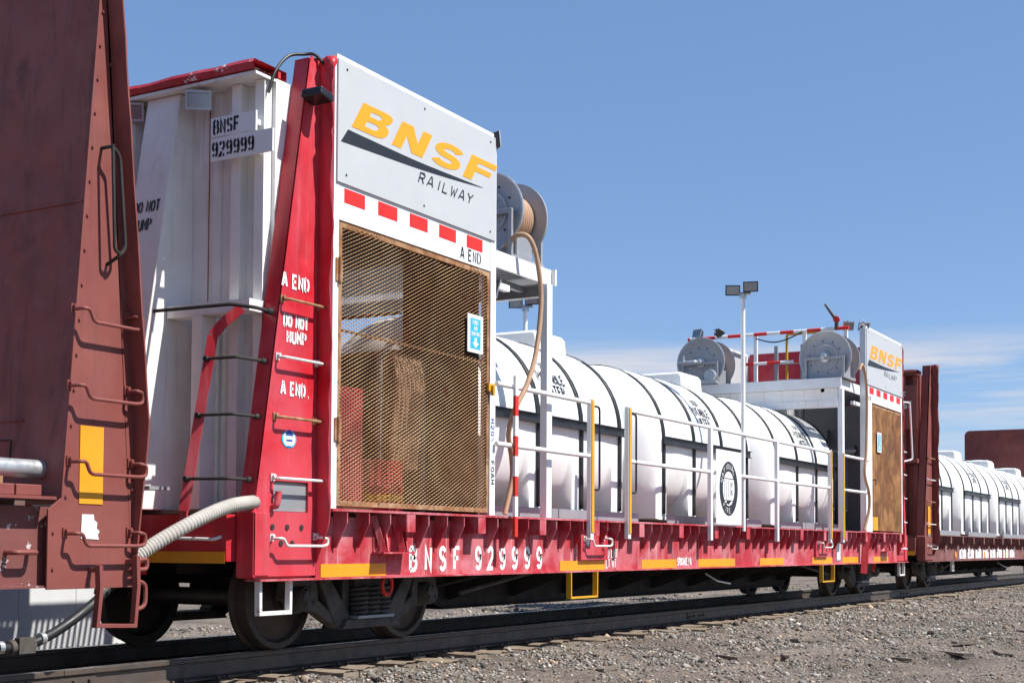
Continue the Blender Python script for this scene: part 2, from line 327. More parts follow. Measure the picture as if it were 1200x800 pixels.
def noise2(a, b, s=0): return math.sin(a*1.7+s)*math.cos(b*2.3+s*1.3)*.5+math.sin(a*4.1+b*3.3+s*2)*.3+math.sin(a*9.7-b*7.9+s)*.2

# ------------------------------------------------------------------ ground and track
def gz(x, y):
    b = np.interp(y, [-60, -14, -8, -4.5, -2.6, -1.5, -1.2, 1.2, 1.6, 3, 8, 60], [-.55, -.50, -.44, -.36, -.29, -.235, -.212, -.235, -.240, -.30, -.34, -.4])
    far = np.clip((np.abs(y)-1.2)/1.5, .15, 1)
    return b+far*(.020*np.sin(x*.9+y*1.3)*np.cos(y*1.1-x*.35)+.013*np.sin(x*2.7-y*2.1+1)+.008*np.sin(x*6.1+y*5.3))
def ground():
    def axis(near, lo, hi, far):
        return np.concatenate([-np.geomspace(far, -lo, 14) if lo < 0 else np.array([lo]), np.arange(lo+near, hi, near), np.geomspace(hi, far, 18)])
    xs = np.concatenate([-np.geomspace(3000, 14, 12), np.arange(-13.8, 44, .16), np.geomspace(44.2, 3000, 16)])
    ys = np.concatenate([-np.geomspace(3000, 12, 12), np.arange(-11.9, 12, .16), np.geomspace(12.2, 3000, 16)])
    X, Y = np.meshgrid(xs, ys); Z = gz(X, Y); Z = Z+RNG.normal(0, .006, Z.shape)*(np.abs(Y) < 12)
    v = np.stack([X, Y, Z], -1).reshape(-1, 3); nx, ny = len(xs), len(ys)
    i = (np.arange(ny-1)[:, None]*nx+np.arange(nx-1)[None]).ravel(); f = np.stack([i, i+1, i+nx+1, i+nx], 1)
    me = bpy.data.meshes.new('ground'); me.from_pydata(v.tolist(), [], f.tolist()); me.polygons.foreach_set('use_smooth', [True]*len(me.polygons))
    me.materials.append(M('gravel_ground')); o = link('ground', me); o['kind'] = 'structure'
ground()
def stones(name, n, region, smin, smax, big=0):
    ico = np.array([(0, 0, 1), (.89, 0, .3), (.28, .85, .35), (-.72, .53, .4), (-.72, -.53, .25), (.28, -.85, .4), (.6, .5, -.6), (-.6, .2, -.7), (.1, -.7, -.6)])
    tr = np.array([(0, 1, 2), (0, 2, 3), (0, 3, 4), (0, 4, 5), (0, 5, 1), (1, 6, 2), (2, 7, 3), (3, 7, 4), (4, 8, 5), (5, 8, 1), (1, 8, 6), (2, 6, 7), (4, 7, 8)])
    x0, x1, y0, y1, pw = region
    u = RNG.random(n); x = x0+(x1-x0)*u**pw; y = y0+(y1-y0)*RNG.random(n)
    s = np.exp(RNG.uniform(np.log(smin), np.log(smax), n))*np.where(RNG.random(n) < big, 2.2, 1)
    keep = RNG.random(n) < np.clip(.62+.55*(np.sin(x*1.3+y*2.1)*np.cos(y*1.7-x*.6)+.5*np.sin(x*3.7-y*2.9)), .12, 1)*np.where(y < -4.6, .45, 1)
    x, y, s = x[keep], y[keep], s[keep]; n = len(x); s = s*np.where(y < -2.2, np.interp(y, [-6, -2.2], [.62, 1]), 1)
    z = gz(x, y)+s*.12
    pts = ico[None]*(1+RNG.normal(0, .16, (n, 9, 3)))*s[:, None, None]*RNG.uniform(.65, 1.2, (n, 1, 3))*np.array([1, 1, .7])
    a = RNG.random(n)*6.28; c, d = np.cos(a)[:, None], np.sin(a)[:, None]
    px = pts[:, :, 0]*c-pts[:, :, 1]*d+x[:, None]; py = pts[:, :, 0]*d+pts[:, :, 1]*c+y[:, None]; pz = pts[:, :, 2]+z[:, None]
    v = np.stack([px, py, pz], -1).reshape(-1, 3); f = (tr[None]+(np.arange(n)*9)[:, None, None]).reshape(-1, 3)
    me = bpy.data.meshes.new(name); me.vertices.add(len(v)); me.vertices.foreach_set('co', v.ravel())
    me.loops.add(f.size); me.polygons.add(len(f)); me.loops.foreach_set('vertex_index', f.ravel().astype(np.int32))
    me.polygons.foreach_set('loop_start', np.arange(0, f.size, 3, dtype=np.int32)); me.update(calc_edges=True)
    at = me.color_attributes.new('stone_colour', 'FLOAT_COLOR', 'POINT')
    k = np.clip(RNG.normal(.19, .095, n), .03, .60); hot = RNG.random(n); k = np.where(hot < .06, k*1.9, k)
    col = np.stack([k*1.06, k*.97, k*.85, np.ones(n)], 1); red = RNG.random(n) < .12; col[red, 0] *= 1.25; col[red, 2] *= .8
    at.data.foreach_set('color', np.repeat(col, 9, 0).ravel().astype(np.float32))
    me.materials.append(M('stone')); o = link(name, me); o['kind'] = 'stuff'; o['label'] = 'loose grey and tan crushed stone beside the rails'
stones('gravel', 78000, (-4, 20, -5.8, -.95, 1.25), .007, .027, .03)
stones('gravel', 22000, (10, 46, -6.0, -.95, 1.0), .014, .040, .02)
stones('gravel', 15000, (-4, 46, -.68, 5.5, 1.1), .014, .04, .02)
TRK = thing('railway_track', 'straight railway track of dark rails on weathered wooden ties', 'track', (10, 0, -.35)); TRK['kind'] = 'structure'; del TRK['category']
for sy in (-1, 1):
    pr = [(-.068, -.172), (.068, -.172), (.068, -.160), (.012, -.145), (.009, -.045), (.036, -.036), (.036, -.006), (.030, -.0015), (-.030, -.0015), (-.036, -.006), (-.036, -.036), (-.009, -.045), (-.012, -.145), (-.068, -.160)]
    for a, b in ((-40, -1.25), (-1.244, 9.9), (9.906, 21.3), (21.306, 33), (33.006, 90)):
        rl = MB().prism([(p+sy*.755, q) for p, q in pr], 'x', a, b).build('rail', 'rail_steel', TRK, smooth=True)
        MB().box(a+.002, b-.002, sy*.755-.029, sy*.755+.029, -.0012, .0).build('rail_head', 'rail_head', rl)
    for a in (-1.247, 9.903, 21.303):
        jb = MB()
        for s2 in (-1, 1):
            jb.box(a-.3, a+.3, sy*.755+s2*.013-.006, sy*.755+s2*.013+.006, -.135, -.05)
            for k in (-.24, -.1, .1, .24): jb.box(a+k-.016, a+k+.016, sy*.755+s2*.03-.012, sy*.755+s2*.03+.012, -.106, -.078)
        jb.build('joint_bar', 'rail_steel', TRK)
tie_meshes = []
for q in range(6):
    mb = MB(); L_ = 1.29+.09*random.uniform(-1, 1); e = random.random()*.06
    def tf(u, v, q=q, L_=L_):
        y = -L_+2*L_*v; w = .112+.012*noise2(v*9, q, 3)
        x = (-1+2*u)*w; return (x, y+.015*noise2(u*9, q, 1)*(1 if v in (0, 1) else 0), .0+.008*noise2(u*6, v*14, q)-(.012 if u in (0, 1) else 0))
    mb.grid(7, 22, tf); n = len(mb.v); mb.box(-.105, .105, -L_+.01, L_-.01, -.17, -.012)
    me = mb.mesh('tie', 'tie_wood', True, sharp=30); tie_meshes.append(me)
pl_me = MB().box(-.1, .1, -.16, .16, -.004, .012)
for s1 in (-1, 1):
    for s2 in (-.1, .09): pl_me.box(s1*.06-.012, s1*.06+.012, s2-.012, s2+.012, .012, .038)
pl_me = pl_me.mesh('tie_plate', 'rail_steel')
x = -8.0; i = 0
while x < 62:
    t = link('tie', random.choice(tie_meshes), TRK, (x-10, random.uniform(-.14, .14), -.1745+.35+random.uniform(-.010, .0)), (random.uniform(-.012, .012), random.uniform(-.03, .03), random.uniform(-.05, .05)))
    for sy in (-1, 1): link('tie_plate', pl_me, TRK, (x-10, sy*.755, -.184+.35))
    x += random.uniform(.48, .56)

# ------------------------------------------------------------------ flatcars
XC = 9.385; AX = (XC-7.566, XC+7.566)
wheel_prof = [(.02, -.15), (.10, -.15), (.11, -.09), (.15, -.06), (.335, -.035), (.36, -.075), (.405, -.075), (.413, -.06), (.419, .02), (.428, .04), (.447, .05), (.444, .075), (.36, .075), (.335, .02), (.15, .03), (.11, .09), (.02, .09)]
WH = {}
def wheel_mesh():
    if 'w' not in WH:
        WH['w'] = MB().lathe(wheel_prof, (0, 0, 0), 'y', 48).mesh('wheel', 'wheel_steel', True)
        WH['t'] = MB().lathe([(.4205, -.058), (.4215, .018)], (0, 0, 0), 'y', 48)
        c = MB().lathe([(.03, -.10), (.085, -.10), (.088, -.07), (.10, -.07), (.10, .03), (.12, .03), (.12, .10)], (0, 0, 0), 'y', 20)
        for k in range(3):
            a = R(90+120*k); c.lathe([(.016, -.118), (.02, -.115), (.02, -.098)], (.055*math.cos(a), 0, .055*math.sin(a)), 'y', 6)
        c.prism([(-.05, -.07), (.05, -.07), (.085, 0), (.05, .07), (-.05, .07), (-.085, 0)], 'y', -.106, -.1)
        WH['c'] = c.mesh('bearing_cap', 'truck_steel', True)
        WH['a'] = MB().tube([(0, -.70, 0), (0, -.3, 0), (0, .3, 0), (0, .70, 0)], [.085, .075, .075, .085], 16).mesh('axle', 'wheel_steel', True)
        sp = []
        for k in range(6*12+1): a = 2*math.pi*k/12; sp.append((.075*math.cos(a), .075*math.sin(a), .24*k/72))
        WH['s'] = MB().tube(sp, .017, 7).mesh('spring', 'truck_steel', True)
    return WH
def truck(car, cx):
    w = wheel_mesh(); o = org(car)
    def frame_side(sy):
        mb = MB(lambda p: Vector((cx+p.x, sy*p.y, p.z))); y0, y1 = .95, 1.07
        out = [(-1.08, .44), (-1.05, .57), (-.72, .60), (-.42, .665), (.42, .665), (.72, .60), (1.05, .57), (1.08, .44), (1.0, .40), (1.0, .52), (.77, .52), (.77, .33), (.70, .31), (.40, .155), (-.40, .155), (-.70, .31), (-.77, .33), (-.77, .52), (-1.0, .52), (-1.0, .40)]
        # top chord, two sloping arms, bottom chord, columns and pedestal jaws as one casting
        mb.prism([(-.75, .56), (-.42, .585), (.42, .585), (.75, .56), (.75, .61), (.42, .67), (-.42, .67), (-.75, .61)], 'y', y0+.01, y1-.01)
        for s in (-1, 1):
            mb.prism([(s*.72, .60), (s*1.06, .58), (s*1.09, .42), (s*1.02, .40), (s*1.0, .52), (s*.78, .52), (s*.77, .32), (s*.69, .30), (s*.68, .47)], 'y', y0, y1)
            mb.prism([(s*.70, .60), (s*.56, .61), (s*.24, .24), (s*.38, .16), (s*.46, .20)], 'y', y0-.004, y1+.012)
            mb.prism([(s*.765, .34), (s*.69, .30), (s*.42, .158), (s*.34, .20), (s*.70, .42)], 'y', y0+.004, y1-.004)
            mb.prism([(s*.24, .25), (s*.33, .25), (s*.33, .6), (s*.24, .6)], 'y', y0-.02, y1-.015)
        mb.prism([(-.42, .155), (.42, .155), (.36, .235), (-.36, .235)], 'y', y0-.06, y1+.06)
        return mb
    t = frame_side(-1).build('truck', 'truck_steel', car, bevel=.012)
    frame_side(1).build('side_frame', 'truck_steel', t)
    MB().box(cx-.22, cx+.22, -1.1, 1.1, .50, .585).box(cx-.2, cx+.2, -.8, .8, .44, .66).build('bolster', 'truck_steel', t, bevel=.01)
    MB().box(cx-.26, cx+.26, -1.17, -.9, .236, .262).build('spring_seat', 'grey_steel', t, bevel=.004)
    for sx in (-.165, 0, .165):
        for sy in (-1.09, -.955): link('spring', w['s'], t, Vector((cx+sx, sy, .262))-o)
    for s in (-1, 1):
        X = cx+s*.889
        link('axle', w['a'], t, Vector((X, 0, .4195))-o)
        link('wheel', w['w'], t, Vector((X, -.755, .4195))-o); link('wheel', w['w'], t, Vector((X, .755, .4195))-o, (0, 0, math.pi))
        link('bearing_cap', w['c'], t, Vector((X, -1.05, .4195))-o); link('bearing_cap', w['c'], t, Vector((X, 1.05, .4195))-o, (0, 0, math.pi))
        MB().box(cx+s*.42-.04, cx+s*.42+.04, -.8, .8, .33, .41).bar((cx+s*.42, -.62, .30), (cx+s*.42, -.62, .5), .05, .1).build('brake_beam', 'truck_steel', t)
    return t
def handhold(name, mat, parent, x0, x1, z, Yw, out=.085, drop=.055, loop=True, r=.011, tf=None):
    P = [(x0, Yw, z+drop), (x0, Yw-out, z+drop), (x0+.05, Yw-out, z+drop), (x0+.085, Yw-out, z), (x1-.02, Yw-out, z), (x1+.03, Yw-out, z+.01), (x1+.035, Yw-out, z+drop), (x1-.02, Yw-out, z+drop+.01), (x1-.02, Yw, z+drop+.01)]
    if not loop: P = [(x0, Yw, z), (x0, Yw-out, z), (x1, Yw-out, z), (x1, Yw, z)]
    mb = MB(tf); mb.tube(rounded(P, .03), r, 8)
    for p in (P[0], P[-1]): mb.box(p[0]-.02, p[0]+.02, Yw-.012, Yw+.002, p[2]-.02, p[2]+.035); mb.lathe([(.013, -.024), (.013, 0)], (p[0], Yw-.01, p[2]+.02), 'y', 6)
    return mb.build(name, mat, parent, smooth=True)
RIB = {}
def rib_mesh(mat):
    if mat not in RIB:
        RIB[mat] = MB().prism([(0, 0), (-.135, 0), (-.135, -.09), (-.03, -.285), (0, -.285)], 'x', -.006, .006).mesh('rib', mat)
        RIB[mat+'p'] = MB().box(-.065, .065, -.012, 0, -.15, 0).box(-.065, -.053, 0, .127, -.15, 0).box(.053, .065, 0, .127, -.15, 0).mesh('stake_pocket', mat)
    return RIB[mat], RIB[mat+'p']
def car_base(car, dx, sill_mat, x0=-.06, x1=18.83, ribs=True, deck='deck_steel'):
    o = org(car)
    MB().box(dx+x0+.05, dx+x1-.05, -1.26, 1.26, 1.085, 1.115).build('deck', deck, car)
    s = None
    for sy in (-1, 1):
        mb = MB(lambda p, sy=sy: Vector((p.x, -sy*p.y, p.z)))
        mb.box(dx+x0+(.705 if ribs else 0), dx+x1-(.705 if ribs else .02), -1.43, -1.41, .60, 1.075)
        mb.box(dx+x0, dx+x1, -1.48, -1.33, .585, .60)
        mb.box(dx+x0+.72, dx+x1-.72, -1.575, -1.20, 1.1165, 1.135)
        q = mb.build('side_sill', sill_mat, car)
        if sy == -1: s = q
    s_near = [c for c in car.children if c.name.startswith('side_sill')][0]
    # the near sill is the one towards -y
    if sum((v.co.y for v in s_near.data.vertices)) > 0: s_near = s
    if ribs:
        rm, pm = rib_mesh(sill_mat)
        X = .86; k = 0
        while X < 18.0:
            if k % 4 == 3: link('stake_pocket', pm, s_near, Vector((dx+X, -1.56, 1.116))-o)
            else: link('rib', rm, s_near, Vector((dx+X, -1.431, 1.116))-o, (0, 0, random.uniform(-.03, .03)))
            X += .288+random.uniform(-.01, .01); k += 1
    u = MB(); fb = [(dx+.3, 1.07), (dx+.3, .62), (dx+2.9, .60), (dx+4.1, .22), (dx+14.7, .22), (dx+15.9, .60), (dx+18.1, .62), (dx+18.1, 1.07)]; u.prism(fb, 'y', -.33, -.31).prism(fb, 'y', .31, .33).box(dx+4.0, dx+14.8, -.42, .42, .205, .219)
    for k in range(9):
        X = dx+4.2+k*1.29; u.prism([(-1.40, .66), (-1.40, 1.07), (1.40, 1.07), (1.40, .66), (.4, .30), (-.4, .30)], 'x', X-.008, X+.008)
    u.build('underframe', 'under_dark', car)
    MB().tube([(dx+2.9, -.8, .42), (dx+5.5, -.75, .70), (dx+9.2, -.6, .62), (dx+13.4, -.75, .70), (dx+15.8, -.8, .42)], .016, 6).build('brake_rod', 'under_dark', car)
    for a_, b_ in (((dx+3.4, -1.0, .40), (dx+7.2, -.95, .86)), ((dx+11.4, -.95, .86), (dx+15.2, -1.0, .40))): MB().tube([a_, b_], .02, 6).build('brake_pipe', 'truck_steel', car)
    MB().lathe([(.03, -.45), (.13, -.42), (.16, -.35), (.16, .35), (.13, .42), (.03, .45)], (dx+8.2, -.75, .72), 'x', 20).build('air_reservoir', 'under_dark', car, smooth=True)
    MB().lathe([(.03, -.2), (.12, -.2), (.12, .15), (.04, .2), (.03, .5)], (dx+9.9, -.7, .70), 'x', 16).build('brake_cylinder', 'under_dark', car, smooth=True)
    MB().tube(rounded([(dx+9.55, -1.05, .50), (dx+9.6, -1.2, .40), (dx+9.95, -1.25, .36)], .05), .012, 6).build('release_lever', 'handle_white', car, smooth=True)
    for sg, X in ((-1, dx+.0), (1, dx+2*XC)):
        c = MB(); c.box(X-.1, X+.1, -.09, .09, .78, .96) if False else c.bar((X-sg*.5, 0, .875), (X+sg*.28, 0, .875), .14, .18)
        c.prism([(X+sg*.22, -.16), (X+sg*.22, .16), (X+sg*.40, .19), (X+sg*.55, .12), (X+sg*.50, .03), (X+sg*.40, .02), (X+sg*.40, -.06), (X+sg*.60, -.08), (X+sg*.62, -.15), (X+sg*.42, -.20)], 'z', .74, 1.01)
        c.build('coupler', 'truck_steel', car, bevel=.012)
    for a in AX: truck(car, dx+a)
    return s_near
def stirrup(name, mat, parent, x0, x1, z0, z1, Y, tf=None, w=.045, t=.012):
    mb = MB(tf); mb.prism([(x0, z1), (x0+t, z1), (x0+t+.004, z0+t), (x1-t-.004, z0+t), (x1-t, z1), (x1, z1), (x1-.004, z0), (x0+.004, z0)], 'y', Y, Y+w)
    return mb.build(name, mat, parent, bevel=.003)
def bulkhead(car, dx, near, outer, post, inner, details=True, lit=None):
    """end wall with raking corner posts; near=True: the -x end"""
    tf = (lambda p: Vector((dx+p.x, p.y, p.z))) if near else (lambda p: Vector((dx+2*XC-p.x, p.y, p.z)))
    n_ = lambda: MB(tf)
    bk = n_().box(.30, .325, -1.265, 1.265, 1.116, 4.43).build('bulkhead', outer, car)
    n_().box(.330, .36, -1.26, 1.26, 1.116, 4.505).build('lining', inner, bk)
    sl = .166
    def xo(z): return -.08 if z < 1.1 else -.08+(z-1.1)*sl
    # corner posts
    for sy in (-1, 1):
        def t2(p, sy=sy): return tf(Vector((p.x, -sy*p.y, p.z)))
        mb = MB(t2)
        core = [(-.08, .605), (.62, .605), (.62, 4.64), (.505, 4.64), (xo(1.1), 1.1)]
        mb.prism([(a+(.012 if i in (0, 3, 4) else 0), b) for i, (a, b) in enumerate(core)], 'y', -1.405, -1.27)
        pc = mb.build('corner_post', post, bk)
        if sy == 1:
            MB(t2).prism(core, 'y', -1.43, -1.406).build('post_face', post, pc); continue
        w = MB(t2)
        w.prism([(-.08, .62), (.64, .62), (.64, 1.10), (-.08, 1.10)], 'y', -1.43, -1.406)
        w.prism([(-.08, 1.1005), (.13, 1.1005), (.13, 1.33), (xo(1.33), 1.33)], 'y', -1.43, -1.406)
        w.prism([(.54, 1.1005), (.64, 1.1005), (.64, 1.33), (.54, 1.33)], 'y', -1.43, -1.406)
        def web(u, v):
            z = 1.3305+(4.655-1.3305)*v; a = xo(z); X = a+(.64-a)*u; e = u*(1-u)*4*min(1, v*6)
            d = .022*e*abs(noise2(X*3, z*1.1, 2))*(1 if z > 3.0 else .15)+(.05*e*max(0, v-.8)/.2*abs(noise2(X*11, z*7, 5))); return (X, -1.43+d, z)
        w.grid(14, 60, web)
        w.build('post_face', post, pc, smooth=True, sharp=50)
        MB(t2).box(.135, .535, -1.4085, -1.4055, 1.105, 1.325).build('pocket_plate', 'grey_steel', pc)
        ed = MB(t2); ed.prism([(-.08, .605), (-.105, .62), (-.105, 1.09), (-.08, 1.12)], 'y', -1.445, -1.28).box(-.105, .08, -1.445, -1.4305, .625, 1.09)
        ed.build('corner_casting', post, pc, bevel=.006)
        fl = MB(t2)
        def flange(u, v):
            z = .72+(4.66-.72)*v; am = .010+.022*max(0, v-.35)+.05*max(0, (v-.86)/.14)
            if z < 1.0: yo = -1.455-(z-.72)/.28*.115
            else: yo = -1.57
            yo += .018*noise2(0, z*2.6, 4)*(1 if z > 1 else 0)
            return (.636+am*noise2(u*2, z*(2.4 if v < .86 else 6), 7)*(.1+u)-.02*u, -1.415+(yo+1.415)*u, z)
        fl.grid(7, 80, flange); fb = fl.build('post_flange', post, pc, smooth=True)
        so = fb.modifiers.new('solid', 'SOLIDIFY'); so.thickness = .008
        if details:
            for k in range(3): MB(t2).lathe([(.022, -.006), (.022, .0)], (.12+.17*k, -1.4305, .985), 'y', 12).build('hole_rim', 'under_dark', pc)
            for k in range(2): MB(t2).lathe([(.022, -.006), (.022, .0)], (.22+.13*k, -1.4305, .865), 'y', 12).build('hole_rim', 'under_dark', pc)
            if near:
                for (a, b, z, mt) in ((.2, .65, 2.69, 'rust_steel'), (.15, .62, 2.25, 'handle_white'), (.13, .60, 1.80, 'rust_steel'), (.11, .66, 1.345, 'handle_white')):
                    handhold('handhold', mt, pc, dx+a, dx+b, z, -1.43, loop=False, out=.075)
                handhold('handhold', 'handle_white', pc, dx+.10, dx+.64, .845, -1.435)
            else:
                for z in (2.69, 2.25, 1.80, 1.345, .845):
                    handhold('handhold', 'handle_white', pc, dx+2*XC-.6, dx+2*XC-.14, z, -1.43, loop=False, out=.075)
    for sy in (-1, 1): n_().box(.3265, .50, *sorted((sy*1.2665, sy*1.2515)), 1.12, 4.43).build('closing_plate', outer, bk)
    # top beam, ribs, buttresses
    def beam(u, v):
        y = -1.27+2.54*v; P = [(.42, 4.44), (.42, 4.51), (.05, 4.51), (.03, 4.48), (.05, 4.44), (.42, 4.4399)]
        k = u*(len(P)-1); i = min(int(k), len(P)-2); a = P[i]; b = P[i+1]; t = k-i
        X = a[0]+(b[0]-a[0])*t; Z = a[1]+(b[1]-a[1])*t
        return (X+.012*noise2(1, y*3.1, 3), y, Z+.012*noise2(2, y*2.2, 1)*(1 if u < .8 else .2))
    n_().grid(6, 50, beam).build('top_beam', 'red_scraped' if post == 'red_gloss' else post, bk)
    n_().box(.07, .40, -1.26, 1.26, 4.405, 4.43).build('beam_flange', outer, bk)
    for sy in (-1, 1):
        mb = n_(); a, b = sorted((sy*.08, sy*.43))
        mb.prism([(.299, 4.40), (.14, 4.40), (-.30, 1.75), (-.30, 1.117), (.299, 1.117)], 'y', a, b); mb.build('buttress', outer, bk, bevel=.006)
        for yy in (.965, 1.20): n_().box(.20, .299, sy*yy-.03, sy*yy+.03, 1.117, 4.40).box(.19, .1995, sy*yy-.045, sy*yy+.045, 1.117, 4.40).build('vertical_rib', outer, bk)
        n_().box(.278, .2995, sy*.70-.04, sy*.70+.04, 1.117, 4.40).build('vertical_rib', outer, bk)
    for yy in (-.60, -.835, -1.09):
        n_().box(.2962, .2995, yy-.005, yy+.005, 1.15, 4.38).build('weld_seam', 'rust_steel' if details and outer == 'white_dirty' else outer, bk)
    # end sill, bracket
    es = n_().box(-.20, -.07, -1.27, 1.27, .73, 1.074).box(-.30, -.07, -.36, .36, .62, .7295).build('end_sill', post, car)
    if details:
        n_().box(-.2035, -.2005, -1.26, -.40, .715, .80).build('reflector_strip', 'yellow_tape', es)
        n_().box(.02, .18, -1.27, -.44, 2.60, 2.69).box(.02, .18, -.80, -.70, 1.12, 2.598).build('bracket_frame', outer, bk)
    return bk, es, tf
# ---- the red car
B = thing('bulkhead_flatcar', 'red bulkhead flatcar with BNSF 929999 lettering carrying white water tanks', 'railcar', (XC, 0, 0), 'bulkhead flatcars coupled in one train')
sill = car_base(B, 0, 'red_sill')
bkn, esn, tfn = bulkhead(B, 0, True, 'white_dirty', 'red_gloss', 'red_paint')
bkf, esf, tff = bulkhead(B, 0, False, 'white_dirty', 'red_gloss', 'red_paint')
for a, b in ((.70, 1.57), (4.65, 5.69), (6.65, 7.67), (8.36, 9.65), (10.63, 11.66), (13.0, 14.04), (14.6, 15.52), (16.5, 17.5)):
    MB().box(a, b, -1.4345, -1.4305, .603, .705).build('reflector_strip', 'yellow_tape', sill)
mb = MB(); xs = [2.0, 2.235, 2.465, 2.70, 3.07, 3.29, 3.51, 3.745, 3.99, 4.235]
for ch, X in zip('BNSF929999', xs): mb = MB(); text(mb, ch, side(X-.075, -1.4325, .645), .19, wr=.52, wt=1.2, stencil=False); mb.build('letter', 'letter_white', sill)
letters('LD LMT', side(5.70, -1.4325, .735), sill, 'letter_white', .085, wr=.5, wt=1.2, stencil=False); letters('LT WT', side(5.72, -1.4325, .625), sill, 'letter_white', .085, wr=.5, wt=1.2, stencil=False); letters('SPOKANE,WA', side(7.70, -1.4325, .635), sill, 'letter_white', .085, wr=.42, wt=1.2, gap=1.1, stencil=False)
# step brackets, plate with handhold, stirrups, hook
for X in (1.38, 1.66):
    MB().bar((X, -1.44, 1.10), (X+.04, -1.52, .80), .012, .05).bar((X+.14, -1.44, 1.10), (X+.09, -1.52, .80), .012, .05).build('step_strut', 'red_sill', sill)
MB().box(1.36, 1.82, -1.56, -1.44, .785, .80).build('step_tread', 'red_sill', sill)
MB().box(16.98, 17.42, -1.56, -1.44, .785, .80).bar((17.0, -1.44, 1.1), (17.06, -1.52, .8), .012, .05).bar((17.4, -1.44, 1.1), (17.34, -1.52, .8), .012, .05).build('step_tread', 'red_sill', sill)
for X in (5.05, 13.08):
    pt = MB().box(X, X+.64, -1.472, -1.436, .71, 1.0).prism([(X, 1.0005), (X+.64, 1.0005), (X+.64, 1.10), (X+.60, 1.10), (X+.56, 1.03), (X+.08, 1.03), (X+.04, 1.10), (X, 1.10)], 'y', -1.472, -1.44).build('handhold_plate', 'red_paint', sill, bevel=.004)
    handhold('handhold', 'handle_white', pt, X+.06, X+.54, .86, -1.472, drop=.07)
for X in (4.79, 13.36): stirrup('stirrup', 'yellow_paint', B, X, X+.63, .31, .584, -1.49, w=.06, t=.02)
stirrup('stirrup', 'handle_white', B, .0, .38, .33, .60, -1.42, w=.05, t=.03)
stirrup('stirrup', 'handle_white', B, 18.39, 18.77, .33, .60, -1.42, w=.05, t=.03)
for X in (1.78, 16.99): MB().tube([(X+.07*math.cos(R(a)), -1.30, .52+.085*math.sin(R(a))) for a in range(0, 361, 20)], .016, 8).build('tow_loop', 'red_bright', B, smooth=True)
MB().box(14.26, 14.50, -1.437, -1.4335, .64, .95).build('data_plate', 'grey_steel', sill)
MB().box(14.29, 14.47, -1.4395, -1.4375, .66, .93).build('data_plate_face', 'letter_white', sill)
MB().bar((15.66, -1.55, 1.10), (15.62, -1.50, .42), .03, .12).build('chain_guide', 'red_paint', B)
def oval(parent, X, Y, Z, rx, rz, name='oval_sticker'):
    o_ = MB().add([(X+rx*math.cos(2*math.pi*k/28), Y, Z+rz*math.sin(2*math.pi*k/28)) for k in range(28)], [tuple(range(28))]).build(name, 'sticker_cyan', parent)
    k_ = .84; MB().add([(X+k_*rx*math.cos(2*math.pi*k/28), Y-.0012, Z+k_*rz*math.sin(2*math.pi*k/28)) for k in range(28)], [tuple(range(28))]).build('sticker_face', 'letter_white', o_ if False else parent)
    mb = MB(); s = rx/.07
    mb.add([(X-.04*s, Y-.0024, Z+.02*s), (X+.04*s, Y-.0024, Z+.02*s), (X+.025*s, Y-.0024, Z+.045*s), (X, Y-.0024, Z+.06*s), (X-.025*s, Y-.0024, Z+.045*s)], [(0, 1, 2, 3, 4)])
    mb.box(X-.03*s, X+.03*s, Y-.0025, Y-.0023, Z-.015*s, Z-.003*s).box(X-.02*s, X+.02*s, Y-.0025, Y-.0023, Z-.05*s, Z-.043*s)
    mb.build('sticker_mark', 'letter_blue', parent)
postn = [c for c in bkn.children if c.name.startswith('corner_post')][0]
oval(postn, .30, -1.434, 1.65, .085, .068); oval(sill, 5.20, -1.474, .93, .05, .075)
Yt = -1.4345
letters('A END', side(.20, Yt, 2.80), postn, 'letter_white', .095, wr=.55, wt=1.35); letters('DO NOT', side(.22, Yt, 2.50), postn, 'letter_white', .085, wr=.48, wt=1.35, gap=1.2)
letters('HUMP', side(.26, Yt, 2.38), postn, 'letter_white', .085, wr=.52, wt=1.35); letters('A END.', side(.20, Yt, 1.985), postn, 'letter_white', .09, wr=.52, wt=1.35)
# number boards and lettering on the end wall
MB().box(.10, .118, -1.24, -.79, 3.985, 4.135).build('number_board', 'white_clean', bkn)
MB().box(.10, .118, -1.405, -.79, 3.80, 3.975).build('number_board', 'white_clean', bkn)
for z in (3.84, 4.06):
    for yy in (.965, 1.2): MB().box(.119, .19, -yy-.02, -yy+.02, z-.02, z+.02).build('board_bracket', 'white_clean', bkn)
mb = MB(); text(mb, 'BNSF', endface(.0975, -.82, 4.01), .10, wr=.5, wt=1.25); text(mb, '929999', endface(.0975, -.81, 3.835), .105, wr=.5, wt=1.25); mb.build('number_lettering', 'letter_black', bkn)
def butt(u0, z0):
    def f_(u, v): z = z0+v; return (.14-(4.40-z)*.166-.004, -.105-u, z)
    return f_
mb = MB(); text(mb, 'DO NOT', butt(0, 3.45), .085, wr=.45, wt=1.15, gap=1.2); text(mb, 'HUMP', butt(0, 3.30), .085, wr=.45, wt=1.15, gap=1.2, x0=.02); mb.build('buttress_lettering', 'letter_black', bkn)
